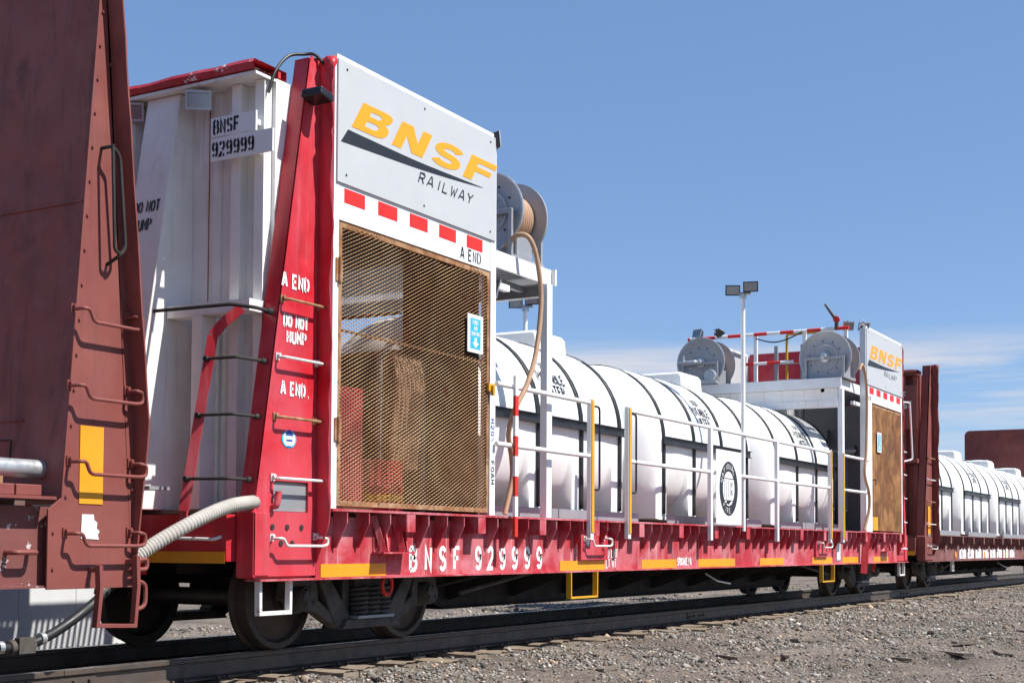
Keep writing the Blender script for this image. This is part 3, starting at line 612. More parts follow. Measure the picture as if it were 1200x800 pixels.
# ladder between the post and a red stile
st = MB(); P = [(-.03, -1.24, 2.61), (-.10, -1.13, 2.50), (-.14, -1.06, 2.40), (-.24, -.89, 1.10), (-.24, -.885, .98)]
for a, b in zip(P, P[1:]): st.bar(a, b, .012, .075)
st.build('ladder_stile', 'red_paint', bkn)
for z, y0 in ((2.22, -1.03), (1.80, -.985), (1.33, -.915)):
    xr = -.16-(2.22-z)*.08
    rg = MB().tube(rounded([(xr+.04, y0, z+.005), (xr-.02, y0-.03, z+.005), (xr-.02, -1.33, z), (max(-.08+(z-1.1)*.166, -.08)+.02, -1.36, z)], .02), .012, 8)
    rg.lathe([(.022, -.03), (.022, .02)], (xr, y0, z+.005), 'x', 8).lathe([(.022, -.04), (.022, .02)], (-.08+(z-1.1)*.166, -1.35, z), 'x', 8); rg.build('ladder_rung', 'under_dark', bkn, smooth=True)
MB().tube(rounded([(-.06, -.2, 2.64), (-.12, -.24, 2.64), (-.10, -1.2, 2.63), (-.04, -1.38, 2.60), (.17, -1.36, 2.60)], .04), .014, 8).lathe([(.026, -.05), (.026, 0)], (.165, -1.36, 2.60), 'x', 8).build('grab_bar', 'under_dark', bkn, smooth=True)
MB().tube(rounded([(-.20, -.77, .90), (-.27, -.77, .90), (-.27, -1.22, .89), (-.20, -1.22, .91)], .03), .012, 8).build('handhold', 'handle_white', esn, smooth=True)
MB().box(-.42, -.21, -.72, -.10, 1.255, 1.28).bar((-.3, -.45, 1.25), (-.3, -.45, 1.08), .03, .03).build('crossover_step', 'grey_steel', B)
MB().prism([(-1.50, 1.14), (1.50, 1.14), (1.50, 4.62), (1.45, 4.70), (-1.45, 4.70), (-1.50, 4.62)], 'x', 2*XC-.655, 2*XC-.63).build('inner_plate', 'red_paint', bkf)
# ---- brown car that follows
DC = 20.4
C = thing('bulkhead_flatcar', 'brown bulkhead flatcar with white tanks and orange dots along its sill', 'railcar', (DC+XC, 0, 0), 'bulkhead flatcars coupled in one train')
sillc = car_base(C, DC, 'brown_worn')
bkc, esc, tfc = bulkhead(C, DC, True, 'brown_paint', 'brown_light', 'brown_paint')
bkc2, _, _ = bulkhead(C, DC, False, 'brown_paint', 'brown_paint', 'brown_paint', details=False)
MB().prism([(-1.52, 1.12), (1.52, 1.12), (1.52, 4.58), (1.47, 4.68), (1.38, 4.72), (-1.38, 4.72), (-1.47, 4.68), (-1.52, 4.58)], 'x', DC+2*XC-.72, DC+2*XC-.68).build('inner_plate', 'brown_paint', bkc2)
MB().box(DC+.10, DC+.118, -1.24, -.60, 3.3, 4.2).build('number_board', 'brown_light', bkc)
mb = MB(); text(mb, 'BNSF', endface(DC+.0975, -.70, 3.93), .13, wr=.5, wt=1.1, stencil=False); text(mb, '97', endface(DC+.0975, -.98, 3.73), .13, wr=.5, wt=1.1, stencil=False); mb.build('number_lettering', 'letter_white', bkc)
for k, ch in enumerate('NATESLNI'):
    X = DC+3.15+k*.86
    pb = MB().box(X, X+.66, -1.4345, -1.4305, .635, .86).build('letter_block', 'letter_white', sillc)
    t_ = MB(); text(t_, ch, side(X+.18, -1.4365, .66), .175, wr=.75, wt=1.2); t_.build('block_letter', 'brown_worn', pb)
for X in (2.75, 5.9, 8.6, 11.3): MB().lathe([(.075, -.003), (.075, .0)], (DC+X, -1.438, .72), 'y', 16).build('reflector_dot', 'orange_dot', sillc)
pC = [c for c in bkc.children if c.name.startswith('corner_post')][0]
MB().box(DC+.12, DC+.34, -1.455, -1.4495, 1.15, 1.75).build('reflector_strip', 'yellow_tape', pC)
stirrup('stirrup', 'handle_white', C, DC+2.5, DC+2.66, .36, .60, -1.42, w=.05, t=.02)
# ---- brown car in front (only its last end stands in view)
A = thing('bulkhead_flatcar', 'brown bulkhead flatcar end with torn white sticker and yellow strip on its post', 'railcar', (-20.4+XC, 0, 0), 'bulkhead flatcars coupled in one train')
DA = -20.4
silla = car_base(A, DA, 'brown_splatter', x0=0, x1=18.45, ribs=False)
def axo(z): return -1.335 if z < 1.6 else -1.335-(z-1.6)*.107
def axi(z): return -1.93+max(0, z-1.1)*.074
ba = MB().prism([(axi(1.12)+.006, 1.117), (axo(1.12)-.02, 1.117), (axo(1.6)-.02, 1.6), (axo(4.75)-.02, 4.75), (axi(4.75)+.006, 4.75)], 'y', -1.485, 1.485).build('bulkhead', 'brown_paint', A)
ps = MB().prism([(-2.03, .575), (-1.335, .575), (-1.335, 1.6), (axo(4.75), 4.75), (axi(4.75), 4.75), (axi(1.1), 1.13), (-2.03, 1.06)], 'y', -1.50, -1.4855).build('corner_post', 'brown_light', ba, bevel=.003)
fl = MB()
for i in range(24):
    za, zb = .60+(4.75-.60)*i/24, .60+(4.75-.60)*(i+1)/24
    yo = lambda z: -1.515-.115*min(1, max(0, (z-.6)/1.0))
    fl.add([(axo(za), -1.4875, za), (axo(zb), -1.4875, zb), (axo(zb)+.002*noise2(1, zb*4), yo(zb)+.004*noise2(2, zb*3), zb), (axo(za)+.002*noise2(1, za*4), yo(za)+.004*noise2(2, za*3), za)], [(0, 1, 2, 3)])
fo = fl.build('post_flange', 'brown_paint', ps); so = fo.modifiers.new('solid', 'SOLIDIFY'); so.thickness = .012; so.offset = 0
for z in (.75, 1.2, 1.9, 2.4, 2.9, 3.4, 3.9): MB().lathe([(.012, -.012), (.012, .004)], (axo(z)-.02, -1.502, z), 'y', 6).build('bolt', 'brown_light', ps)
sm = MB().bar((-1.80, -1.46, 2.62), (-1.80, 1.2, 2.66), .01, .012); 
sm = MB().box(axi(3.0)-.004, axi(3.0)+.01, -1.48, 1.45, 2.985, 2.997).build('weld_seam', 'brown_paint', ba)
MB().box(axi(1.6)-.004, axi(1.6)+.01, -1.1, 1.45, 1.62, 1.632).build('weld_seam', 'brown_paint', ba)
for a, b, z in ((-1.87, -1.41, 2.22), (-1.89, -1.40, 1.745), (-1.88, -1.36, 1.28), (-1.90, -1.36, .84)): handhold('handhold', 'brown_light', ps, a, b, z, -1.50, out=.10, drop=.075, r=.012)
for z in [.7+.22*k for k in range(18)]: MB().lathe([(.009, -.009), (.009, .002)], (axi(z)+.03 if z > 1.1 else -1.99, -1.502, z), 'y', 6).build('rivet', 'brown_light', ps)
vg = MB().tube(rounded([(-1.66, -1.50, 3.35), (-1.66, -1.60, 3.35), (-1.60, -1.60, 3.30), (-1.54, -1.60, 2.72), (-1.60, -1.60, 2.66), (-1.60, -1.50, 2.62)], .04), .012, 8).tube(rounded([(-1.66, -1.60, 3.36), (-1.63, -1.60, 2.70), (-1.59, -1.60, 2.68)], .02), .011, 8)
vg.build('grab_iron', 'under_dark', ps, smooth=True)
MB().box(-1.795, -1.605, -1.5055, -1.5025, 1.10, 1.585).build('reflector_strip', 'yellow_tape', ps)
MB().add([(x_, -1.5045, z_) for x_, z_ in ((-1.775, .885), (-1.63, .88), (-1.64, .91), (-1.625, .93), (-1.65, .95), (-1.645, .985), (-1.67, 1.0), (-1.675, 1.035), (-1.77, 1.035))], [tuple(range(9))]).build('torn_sticker', 'letter_white', ps)
sa = MB(); sa.prism([(-1.71, .72), (-1.68, .72), (-1.67, .58), (-1.695, .36), (-1.41, .345), (-1.39, .58), (-1.40, .78), (-1.37, .78), (-1.36, .58), (-1.385, .32), (-1.725, .335), (-1.70, .58)], 'y', -1.60, -1.555)
sa.bar((-1.695, -1.58, .69), (-1.695, -1.50, .69), .03, .03).bar((-1.385, -1.58, .74), (-1.385, -1.50, .74), .03, .03)
sa.build('stirrup', 'brown_light', A, bevel=.003)
MB().tube(rounded([(-1.37, -1.56, .62), (-1.28, -1.56, .60), (-1.28, -1.56, .45), (-1.38, -1.56, .43)], .05), .014, 8).tube(rounded([(-1.40, -1.56, .74), (-1.27, -1.56, .76), (-1.27, -1.56, .69), (-1.38, -1.56, .69)], .03), .014, 8).build('hook_loop', 'brown_light', A, smooth=True)
MB().box(-6, -2.02, -1.56, -1.42, 1.1165, 1.135).build('deck_lip', 'brown_light', A)
X = -2.06
while X > -5:
    w_ = random.uniform(.17, .21); MB().box(X-w_, X-.012, -1.49, 1.45, 1.137, 1.205+random.uniform(-.01, .01)).build('deck_plank', 'brown_light', A, bevel=.006); X -= w_
MB().tube(rounded([(-2.28, -1.43, .80), (-2.28, -1.52, .80), (-2.12, -1.52, .80), (-2.12, -1.43, .80)], .03), .016, 8).build('rope_hook', 'brown_light', A, smooth=True)
def chalk(y0, z0, y1, z1):
    a, b = Vector((axi(z0)+.0035, y0, z0)), Vector((axi(z1)+.0035, y1, z1)); MB().bar(a, b, .008, .008).build('chalk_mark', 'under_dark', ba)
for q in ((-.60, 1.52, -1.0, 1.50), (-.60, 1.40, -1.0, 1.38), (-.60, 1.52, -.60, 1.40), (-.78, 1.52, -.78, 1.39), (-1.0, 1.50, -1.0, 1.38), (-.70, 2.20, -.69, 2.42), (-.69, 2.08, -.68, 2.16)): chalk(*q)
MB().box(-2.9, -2.3, -1.42, -1.15, 1.207, 1.25).build('pipe_chock', 'rust_steel', A)
pp = MB().lathe([(.05, 0), (.058, 0), (.058, 2.6), (.05, 2.6)], (-4.5, -1.28, 1.31), 'x', 24)
one(pp, 'steel_pipe', 'galvanised', 'shiny galvanised pipe lying on the deck against the brown bulkhead', 'pipe', smooth=True)

# ------------------------------------------------------------------ tanks
TR, TZ, TL = 1.02, 2.20, 4.1
STR = (-1.5, -.5, .5, 1.5)
def tank_meshes():
    us = np.concatenate([np.linspace(-TL/2, -TL/2+.5, 12), np.linspace(-TL/2+.52, TL/2-.52, 120), np.linspace(TL/2-.5, TL/2, 12)])
    NA = 72; mb = MB(); vs = []
    for u in us:
        e = max(0, (abs(u)-(TL/2-.5))/.5); ef = max(.02, (1-e**2.4)**.5)
        lg = 0
        for s in STR:
            d = abs(u-s+.05)-.15; lg = max(lg, 1-min(1, max(0, d/.035)))
        for k in range(NA):
            a = 2*math.pi*k/NA; c, s_ = math.cos(a), math.sin(a)
            y, z = c*TR, s_*TR
            if s_ < 0:
                q = 1/max(abs(c), abs(s_)); sy, sz = c*q*TR, s_*q*TR*.99
                y = math.copysign(abs(c)**.62, c)*TR*(1-.16*min(1, max(0, (-s_-.62)*2.6))); z = -abs(s_)**.8*TR; bl = lg*(1 if e < .8 else 0); y = y+(sy-y)*bl*.985; z = z+(sz-z)*bl
            else:
                z *= 1.0
            swell = 1+.006*math.cos(2*math.pi*u)  # slight belly between the straps
            vs.append((u, y*ef*swell, z*(.25+.75*ef)*swell))
    n = len(us); fs = []
    for i in range(n-1):
        for k in range(NA): a = i*NA+k; b = i*NA+(k+1) % NA; fs.append((a, b, b+NA, a+NA))
    fs += [tuple(range(NA)), tuple(range((n-1)*NA, n*NA))]
    mb.add(vs, fs); body = mb.mesh('tank_body', 'tank_white', True, sharp=48)
    d = MB(); hw = .55; zt = 1.17
    d.prism([(-.41, .6), (.41, .6), (.37, zt-.07), (.35, zt-.02), (.31, zt), (-.31, zt), (-.35, zt-.02), (-.37, zt-.07)], 'x', .63, 1.36)
    dome = d.mesh('manway_tower', 'tank_white')
    lid = MB().lathe([(.20, 1.16), (.20, 1.18), (.17, 1.19), (.02, 1.192)], (0, 0, 0), 'z', 24).mesh('lid', 'tank_white', True)
    st = MB(); w = .040; r_ = TR+.012
    def sec(i, n=40):
        t = i/n
        if t < .2: return (-r_, -.93+(.93)*t/.2)
        if t > .8: return (r_, -.93*(t-.8)/.2)
        a = math.pi-(t-.2)/.6*math.pi; return (r_*math.cos(a), r_*math.sin(a))
    st.grid(2, 41, lambda u, v: (-w+2*w*u, *sec(round(v*40)))); strap = st.mesh('strap', 'strap_black', True)
    bar = [MB().box(-1.55, 1.55, sy*(TR+.03)-.01, sy*(TR+.03)+.01, -.04, .04).box(-1.55, 1.55, sy*(TR+.045)-.024, sy*(TR+.045)+.024, .0405, .05).box(-1.55, 1.55, sy*(TR+.045)-.024, sy*(TR+.045)+.024, -.05, -.0405).mesh('side_bar', 'bar_dark') for sy in (-1, 1)]
    skid = [MB().box(-1.72, 1.72, sy*1.16-.006, sy*1.16+.006, -1.062, -.955).box(-1.72, 1.72, sy*1.10-.055, sy*1.10+.055, -1.064, -1.045).box(-1.72, 1.72, sy*1.13-.03, sy*1.13+.03, -.962, -.95).mesh('skid_rail', 'grey_steel') for sy in (-1, 1)]
    tx = MB(); r_ = TR+.013
    def cyl(x0, a0):
        def f_(u, v): a = R(a0)+v/r_; return (x0+u, -r_*math.cos(a), r_*math.sin(a))
        return f_
    for s_, a0, h in (('NON', 34.5, .11), ('POTABLE', 25.5, .12), ('WATER', 16.5, .12)):
        w_ = text_width(s_, h, .58, 1.2); text(tx, s_, cyl(-w_/2+.0, a0), h, .58, 1.15, 1.2)
    return body, dome, lid, strap, bar, skid, tx.mesh('tank_lettering', 'letter_black')
TM = tank_meshes()
def tank(x, label, group):
    t = thing('water_tank', label, 'tank', (x, 0, TZ+.004), group)
    b = link('tank_body', TM[0], t); d = link('manway_tower', TM[1], b); d.modifiers.new('bevel', 'BEVEL').width = .03; link('lid', TM[2], b, (1.0, 0, 0)); link('tank_lettering', TM[6], b)
    for s in STR:
        o = link('strap', TM[3], t, (s, 0, 0)); q = o.modifiers.new('solid', 'SOLIDIFY'); q.thickness = .006
    for k in (0, 1): link('side_bar', TM[4][k], t); link('skid_rail', TM[5][k], t)
tank(5.42, 'white plastic leg tank behind the yellow gate posts, next to the mesh cage', 'water tanks on the red flatcar')
tank(9.72, 'white plastic leg tank behind the round seal sign and light pole', 'water tanks on the red flatcar')
tank(14.02, 'white plastic leg tank half under the platform with the grey hose reels', 'water tanks on the red flatcar')
for x_, l in ((23.2, 'white plastic leg tank next to the brown corner post'), (27.55, 'white plastic leg tank on the brown flatcar, second from its lit corner post'), (31.9, 'white plastic leg tank on the brown flatcar, third from its lit corner post'), (36.25, 'white plastic leg tank against the plain maroon bulkhead plate')):
    tank(x_, l, 'water tanks on the brown flatcar')

# ------------------------------------------------------------------ equipment cages at both ends
def expanded(mb, x0, x1, z0, z1, Y, pw=.066, ph=.031, t=.0033):
    nx = int(round((x1-x0)/(pw/2))); nz = int(round((z1-z0)/(ph/2))); dx_ = (x1-x0)/nx; dz = (z1-z0)/nz
    for j in range(nz):
        for i in range(nx):
            a = (x0+i*dx_, z0+j*dz); b = (x0+(i+1)*dx_, z0+(j+1)*dz)
            if (i+j) % 2: p, q = (a[0], a[1]), (b[0], b[1])
            else: p, q = (a[0], b[1]), (b[0], a[1])
            # a flat slanted strand
            yp = Y+.006+.012*noise2(p[0]*1.9, p[1]*2.3, 1); yq = Y+.006+.012*noise2(q[0]*1.9, q[1]*2.3, 1)
            mb.add([(p[0], yp, p[1]-t), (q[0], yq, q[1]-t), (q[0], yq+.007, q[1]+t), (p[0], yp+.007, p[1]+t)], [(0, 1, 2, 3)])
def house(near):
    nm = 'near' if near else 'far'
    h = thing('equipment_cage', 'white railway-logo cage with rusty expanded mesh door' if near else 'white railway-logo cage with weathered brown plywood door', 'cage', (1.9 if near else 2*XC-1.9, 0, 1.14), 'equipment cages at the ends of the red flatcar')
    mir = (lambda a, b: (a, b)) if near else (lambda a, b: (2*XC-b, 2*XC-a))
    def bx(mb, a, b, *r): c, d = mir(a, b); return mb.box(c, d, *r)
    for sy in (-1, 1):
        yy = lambda a, b: (a, b) if sy < 0 else (-b, -a)
        def pb(*S): 
            mb = MB()
            for a, b, y0, y1, z0, z1 in S: bx(mb, a, b, *yy(y0, y1), z0, z1)
            return mb
        pb((.665, .735, -1.55, -1.50, 1.137, 4.66)).build('corner_post', 'white_rusty', h)
        pb((3.04, 3.135, -1.552, -1.45, 1.137, 4.66)).build('corner_post', 'white_paint', h)
        band = pb((.737, 3.038, -1.548, -1.52, 3.40, 3.70)).build('lower_band', 'white_clean', h)
        pn = pb((.69, 3.105, -1.566, -1.553, 3.69, 4.66)).build('sign_panel', 'sign_white', h)
        pb((.69, 3.105, -1.552, -1.50, 4.662, 4.70)).build('top_rail', 'white_rusty', h)
        if sy > 0:
            pb((.75, 3.02, -1.53, -1.51, 2.5, 2.54), (.75, 3.02, -1.53, -1.51, 1.137, 1.18)).build('side_rail', 'rust_steel', h)
            continue
        for k in range(5):
            a = .80+.455*k; pb((a, a+.275, -1.5495, -1.5485, 3.545, 3.66)).build('red_dash', 'red_bright', band)
        for (a, z) in ((.80, 4.60), (.80, 3.76), (1.9, 4.60), (1.9, 3.76), (3.0, 4.60), (3.0, 3.76)):
            c = mir(a, a)[0]; MB().lathe([(.010, -.004), (.010, 0)], (c, -1.566, z), 'y', 8).build('bolt', 'under_dark', pn)
        ox = 0 if near else 2*XC-.69-3.105
        LG = {'B': [[(0, 0), (0, 1), (.70, 1), (.86, .97), (.95, .89), (.96, .76), (.91, .64), (.80, .55), (.93, .47), (1.0, .34), (.98, .18), (.89, .05), (.72, 0)], [(.31, .62), (.31, .80), (.57, .80), (.64, .77), (.64, .66), (.57, .62)], [(.31, .20), (.31, .42), (.59, .42), (.68, .37), (.68, .25), (.59, .20)]],
              'N': [[(0, 0), (0, 1), (.36, 1), (.70, .44), (.70, 1), (1, 1), (1, 0), (.64, 0), (.30, .56), (.30, 0)]],
              'F': [[(0, 0), (0, 1), (1, 1), (1, .78), (.33, .78), (.33, .61), (.90, .61), (.90, .40), (.33, .40), (.33, 0)]]}
        sp = arc(.5, .695, .35, .195, 18, 262, 18)+arc(.5, .305, .36, .195, 82, -162, 18)
        Lf, Rt = [], []
        for i_, p in enumerate(sp):
            a_, b_ = sp[max(i_-1, 0)], sp[min(i_+1, len(sp)-1)]; dv = Vector((b_[0]-a_[0], b_[1]-a_[1])).normalized(); nv = Vector((-dv.y, dv.x))
            Lf.append((p[0]+nv.x*.15, p[1]+nv.y*.11)); Rt.append((p[0]-nv.x*.15, p[1]-nv.y*.11))
        from mathutils.geometry import tessellate_polygon
        for ch, x0 in zip('BNSF', (.862, 1.41, 1.965, 2.515)):
            lt = MB(); put = lambda a, b: (ox+x0+a*.455+b*.235*.66, -1.5685, 4.165+b*.235)
            if ch == 'S': n = len(sp); lt.add([put(*p) for p in Lf]+[put(*p) for p in Rt], [(k, k+1, k+1+n, k+n) for k in range(n-1)])
            else:
                lp = [[Vector((a, b, 0)) for a, b in l] for l in LG[ch]]; fl_ = [p for l in lp for p in l]
                lt.add([put(p.x, p.y) for p in fl_], [tuple(t) for t in tessellate_polygon(lp)])
            lt.build('logo_letter', 'logo_orange', pn)
        xx = 0
        for ch in 'RAILWAY': lt = MB(); xx = text(lt, ch, lambda u, v: (ox+1.80+u+v*.4, -1.5685, 3.945+v), .088, 1.02, .98, 2.0, stencil=False, x0=xx); lt.build('logo_letter', 'logo_black', pn)
        sw = MB(); top = catmull([(.815, 0, 4.128), (1.245, 0, 4.122), (1.80, 0, 4.118), (2.344, 0, 4.128), (2.86, 0, 4.14)], 6); bot = catmull([(.725, 0, 4.012), (1.246, 0, 4.034), (1.8, 0, 4.058), (2.345, 0, 4.094), (2.86, 0, 4.137)], 6)
        n = len(top); sw.add([(ox+p.x, -1.5685, p.z) for p in top]+[(ox+p.x, -1.5685, p.z) for p in bot], [(i, i+1, i+1+n, i+n) for i in range(n-1)]); sw.build('logo_swoosh', 'logo_black', pn)
        if near: letters('A END', side(2.52, -1.5495, 3.43), band, 'letter_black', .095, wr=.6, wt=1.1)
        else: letters('B END', side(15.78, -1.5495, 3.43), band, 'letter_black', .07, wr=.5, wt=.9)
        a, b = mir(.745, 3.03)
        if near:
            d = MB().box(a, a+.04, -1.545, -1.515, 1.16, 3.385).box(b-.04, b, -1.545, -1.515, 1.16, 3.385).box(a+.041, b-.041, -1.545, -1.515, 3.345, 3.385).box(a+.041, b-.041, -1.545, -1.515, 1.16, 1.20).box(a+.041, b-.041, -1.530, -1.517, 2.53, 2.548).build('door', 'rust_steel', h)
            mm = MB(); expanded(mm, a+.02, b-.02, 1.18, 3.37, -1.549); mm.build('expanded_mesh', 'mesh_metal', d)
            for z in (1.75, 3.0): MB().box(a-.05, a+.03, -1.56, -1.5505, z-.09, z+.09).tube([(a-.01, -1.565, z-.1), (a-.01, -1.565, z+.1)], .014, 8).build('hinge', 'rust_steel', d)
            MB().box(b-.05, b+.06, -1.575, -1.553, 2.28, 2.35).box(b-.01, b+.02, -1.60, -1.576, 2.24, 2.33).build('latch', 'yellow_paint', d)
            sx, sz0, sz1 = 2.61, 2.60, 2.945
        else:
            MB().box(a-.0, a+.29, -1.549, -1.52, 1.138, 3.395).build('frame_panel', 'white_paint', h); a += .30
            d = MB().box(a, b, -1.545, -1.52, 1.16, 3.37).build('door', 'plywood', h, bevel=.003)
            MB().box(a, a+.35, -1.5475, -1.5455, 1.165, 1.40).build('yellow_patch', 'yellow_paint', d)
            MB().box(a+.02, b-.02, -1.5485, -1.5455, 3.33, 3.372).build('head_strip', 'rust_steel', d)
            MB().tube(rounded([(a+.06, -1.52, 2.05), (a+.06, -1.60, 2.05), (a+.02, -1.60, 1.95)], .02), .012, 8).build('latch', 'truck_steel', d)
            sx, sz0, sz1 = a+.25, 2.55, 2.9
        sg = MB().box(sx, sx+.265, -1.572, -1.566, sz0, sz1).build('door_sign', 'white_clean', d)
        MB().box(sx+.045, sx+.22, -1.574, -1.5725, sz0+.035, sz1-.035).build('sign_field', 'sticker_cyan', d)
        t_ = MB(); c = sx+.1325
        for s_, z, hh in (('FIRST', .255, .034), ('AID', .205, .034), ('STATION', .155, .032)):
            w_ = text_width(s_, hh, .5, 1.1); text(t_, s_, side(c-w_/2, -1.5755, sz0+z), hh, .5, 1.25, 1.1, stencil=False)
        t_.add([(c-.02, -1.5755, sz0+.135), (c-.02, -1.5755, sz0+.09), (c-.055, -1.5755, sz0+.09), (c, -1.5755, sz0+.045), (c+.055, -1.5755, sz0+.09), (c+.02, -1.5755, sz0+.09), (c+.02, -1.5755, sz0+.135)], [(0, 1, 5, 6), (2, 3, 4)]); t_.build('sign_lettering', 'white_clean', d)
        if near:
            for s_, mt, z in (('H20\\', 'letter_blue', 2.03), ('FOAM', 'letter_black', 1.64)):
                xx = 0
                for ch in s_: t_ = MB(); xx = text(t_, ch, lambda u, v, z=z: (3.06+v, -1.5545, z-u), .055, .75, 1.1, 1.6, stencil=False, x0=xx); t_.build('post_letter', mt, h)
    # roof platform: grating, edge beams, legs
    gr = MB(); bx(gr, .70, 4.38, -1.42, -1.38, 3.585, 3.62)
    for k in range(46):
        a = .74+k*.079; bx(gr, a, a+.045, -1.40, 1.40, 3.59, 3.618)
    gr.build('grating', 'grey_steel', h)
    for y0, y1 in ((-1.455, -1.425), (1.425, 1.455)): bx(MB(), .74, 4.40, y0, y1, 3.50, 3.66).build('edge_beam', 'white_paint', h)
    bx(bx(MB(), 4.40, 4.43, -1.50, 1.50, 3.50, 3.665), 4.33, 4.399, -1.42, 1.42, 3.50, 3.52).build('edge_beam', 'white_paint', h)
    (bx(MB(), 4.30, 4.38, -1.42, 1.42, 3.385, 3.495) if near else bx(bx(MB(), 4.30, 4.38, -1.42, 1.42, 3.18, 3.30), 4.32, 4.36, -1.42, 1.42, 3.301, 3.495)).build('cross_beam', 'grey_steel' if near else 'white_dirty', h)
    for y0 in (-1.50, 1.42): bx(MB(), 4.235, 4.345, y0, y0+.08, 1.137, 3.498).build('platform_leg', 'white_clean', h, bevel=.006)
    a, b = mir(3.60, 4.36); bx(MB(), 3.3, 4.36, -1.20, -1.14, 3.44, 3.498).build('brace', 'grey_steel', h)
    bx(MB(), 3.14, 3.55, -1.46, -1.40, 3.30, 3.36).build('brace', 'white_clean', h)
    # toe plate at deck level
    bx(MB(), .74, 1.25, -1.53, -1.51, 1.138, 1.158).build('toe_plate', 'mesh_metal', h)
    return h
HN = house(True); HF = house(False)
# ------------------------------------------------------------------ hose reels
def reel(x, y, z, label, rr, flip=1, coil='hose_tan'):
    t = thing('hose_reel', label, 'hose reel', (x, y, 3.666), 'hose reels on the platforms'); w = .24
    for s in (-1, 1):
        MB().lathe([(.03, s*.012), (.10, s*.016), (.20, s*.016), (.205, s*.022), (.225, s*.022), (.23, s*.01), (rr-.05, s*.006), (rr-.03, s*.02), (rr, s*.02), (rr, s*-.008), (.03, s*-.006)], (x+s*w, y, z), 'x', 48).build('reel_disc', 'reel_grey', t, smooth=True)
    MB().lathe([(.15, -w+.02), (.15, w-.02)], (x, y, z), 'x', 24).build('drum', 'reel_grey', t, smooth=True)
    for r_, rad in ((rr-.004, .012), (.205, .008)):
        MB().tube([(x-w-.016, y+r_*math.cos(R(a)), z+r_*math.sin(R(a))) for a in range(0, 361, 8)], rad, 6, caps=False).build('disc_rim', 'galvanised', t, smooth=True)
    for k in range(10):
        a = R(36*k+9); MB().lathe([(.012, -.004), (.012, 0)], (x-w-.014, y+.27*math.cos(a), z+.27*math.sin(a)), 'x', 6).build('bolt', 'under_dark', t)
    hb = MB().lathe([(.02, -w-.16), (.045, -w-.15), (.05, -w-.06), (.09, -w-.05), (.09, -w-.02), (.03, -w)], (x, y, z), 'x', 16)
    for k in range(8): a = R(45*k); hb.lathe([(.011, -.012), (.011, 0)], (x-w-.016, y+.15*math.cos(a), z+.15*math.sin(a)), 'x', 6)
    hb.build('hub', 'galvanised', t, smooth=True)
    cm = MB()
    for lay in range(3):
        for k in range(10):
            xx = x-w+.05+k*.042+(.02 if lay % 2 else 0); r0 = .17+lay*.038
            if xx > x+w-.04: continue
            cm.tube([(xx+.02*(a/360), y+r0*math.cos(R(a)), z+r0*math.sin(R(a))) for a in range(0, 361, 12)], .021, 8, caps=False)
    cm.build('hose_coil', coil, t, smooth=True)
    f_ = MB()
    for s in (-1, 1):
        X = x+s*(w+.06)
        f_.bar((X, y-rr*.72, 3.668), (X, y-rr*.72, z), .04, .04).bar((X, y+rr*.72, 3.668), (X, y+rr*.72, z), .04, .04).bar((X, y-rr*.75, z-.02), (X, y+rr*.75, z-.02), .03, .05)
    for s in (-1, 1): f_.bar((x-w-.1, y+s*rr*.72, 3.69), (x+w+.1, y+s*rr*.72, 3.69), .05, .04)
    f_.build('stand', 'reel_grey', t, bevel=.003)
    g = MB(); g.box(x-.16, x+.16, y-rr*.7, y-rr*.35, 3.71, 3.95); g.build('gearbox', 'reel_grey', t, bevel=.02)
    return t
reel(4.02, -1.08, 4.16, 'grey hose reel full of tan hose beside the logo panel above the mesh door', .40)
reel(14.62, .98, 4.06, 'grey hose reel with chrome valve at its hub on the striped-rail platform', .44)
reel(14.72, -1.20, 4.03, 'grey hose reel with plain riveted disc beside the logo panel above the plywood door', .44)
va = thing('valve_assembly', 'chrome valve and swivel at the hub of a grey hose reel', 'valve', (14.1, .95, 3.67))
MB().tube(rounded([(14.2, 1.0, 4.05), (14.14, 1.0, 4.05), (14.12, 1.15, 4.04), (14.12, 1.30, 4.04)], .04), .035, 10).tube([(14.12, 1.2, 4.04), (14.12, 1.2, 4.16)], .02, 8).build('valve_pipe', 'galvanised', va, smooth=True)
MB().lathe([(.02, -.05), (.10, -.05), (.11, 0), (.10, .05), (.02, .05)], (14.16, .72, 3.80), 'x', 18).box(14.1, 14.2, .6, 1.2, 3.668, 3.72).build('motor', 'galvanised', va, smooth=True)
# tan hose that hangs from the near reel
hp = catmull([(3.75, -1.30, 3.80), (3.70, -1.45, 3.88), (3.72, -1.58, 3.84), (3.79, -1.63, 3.62), (3.85, -1.64, 3.25), (3.76, -1.64, 2.75), (3.58, -1.64, 2.40), (3.42, -1.60, 2.15), (3.44, -1.52, 1.92), (3.62, -1.45, 1.7), (3.68, -1.42, 1.5), (3.58, -1.40, 1.16)], 10)
one(MB().tube(hp, .025, 10), 'hanging_hose', 'hose_tan', 'tan hose hanging from the reel down past the striped railing post', 'hose', 'hanging hoses', smooth=True)
hp = catmull([(15.0, -1.62, 3.85), (15.12, -1.64, 3.95), (15.34, -1.64, 3.7), (15.42, -1.63, 3.2), (15.36, -1.63, 2.5), (15.30, -1.62, 2.1), (15.55, -1.62, 1.8), (15.62, -1.60, 1.5), (15.5, -1.55, 1.16)], 10)
one(MB().tube(hp, .025, 10), 'hanging_hose', 'hose_tan', 'thin hose hanging beside the white cage with the plywood door', 'hose', 'hanging hoses', smooth=True)
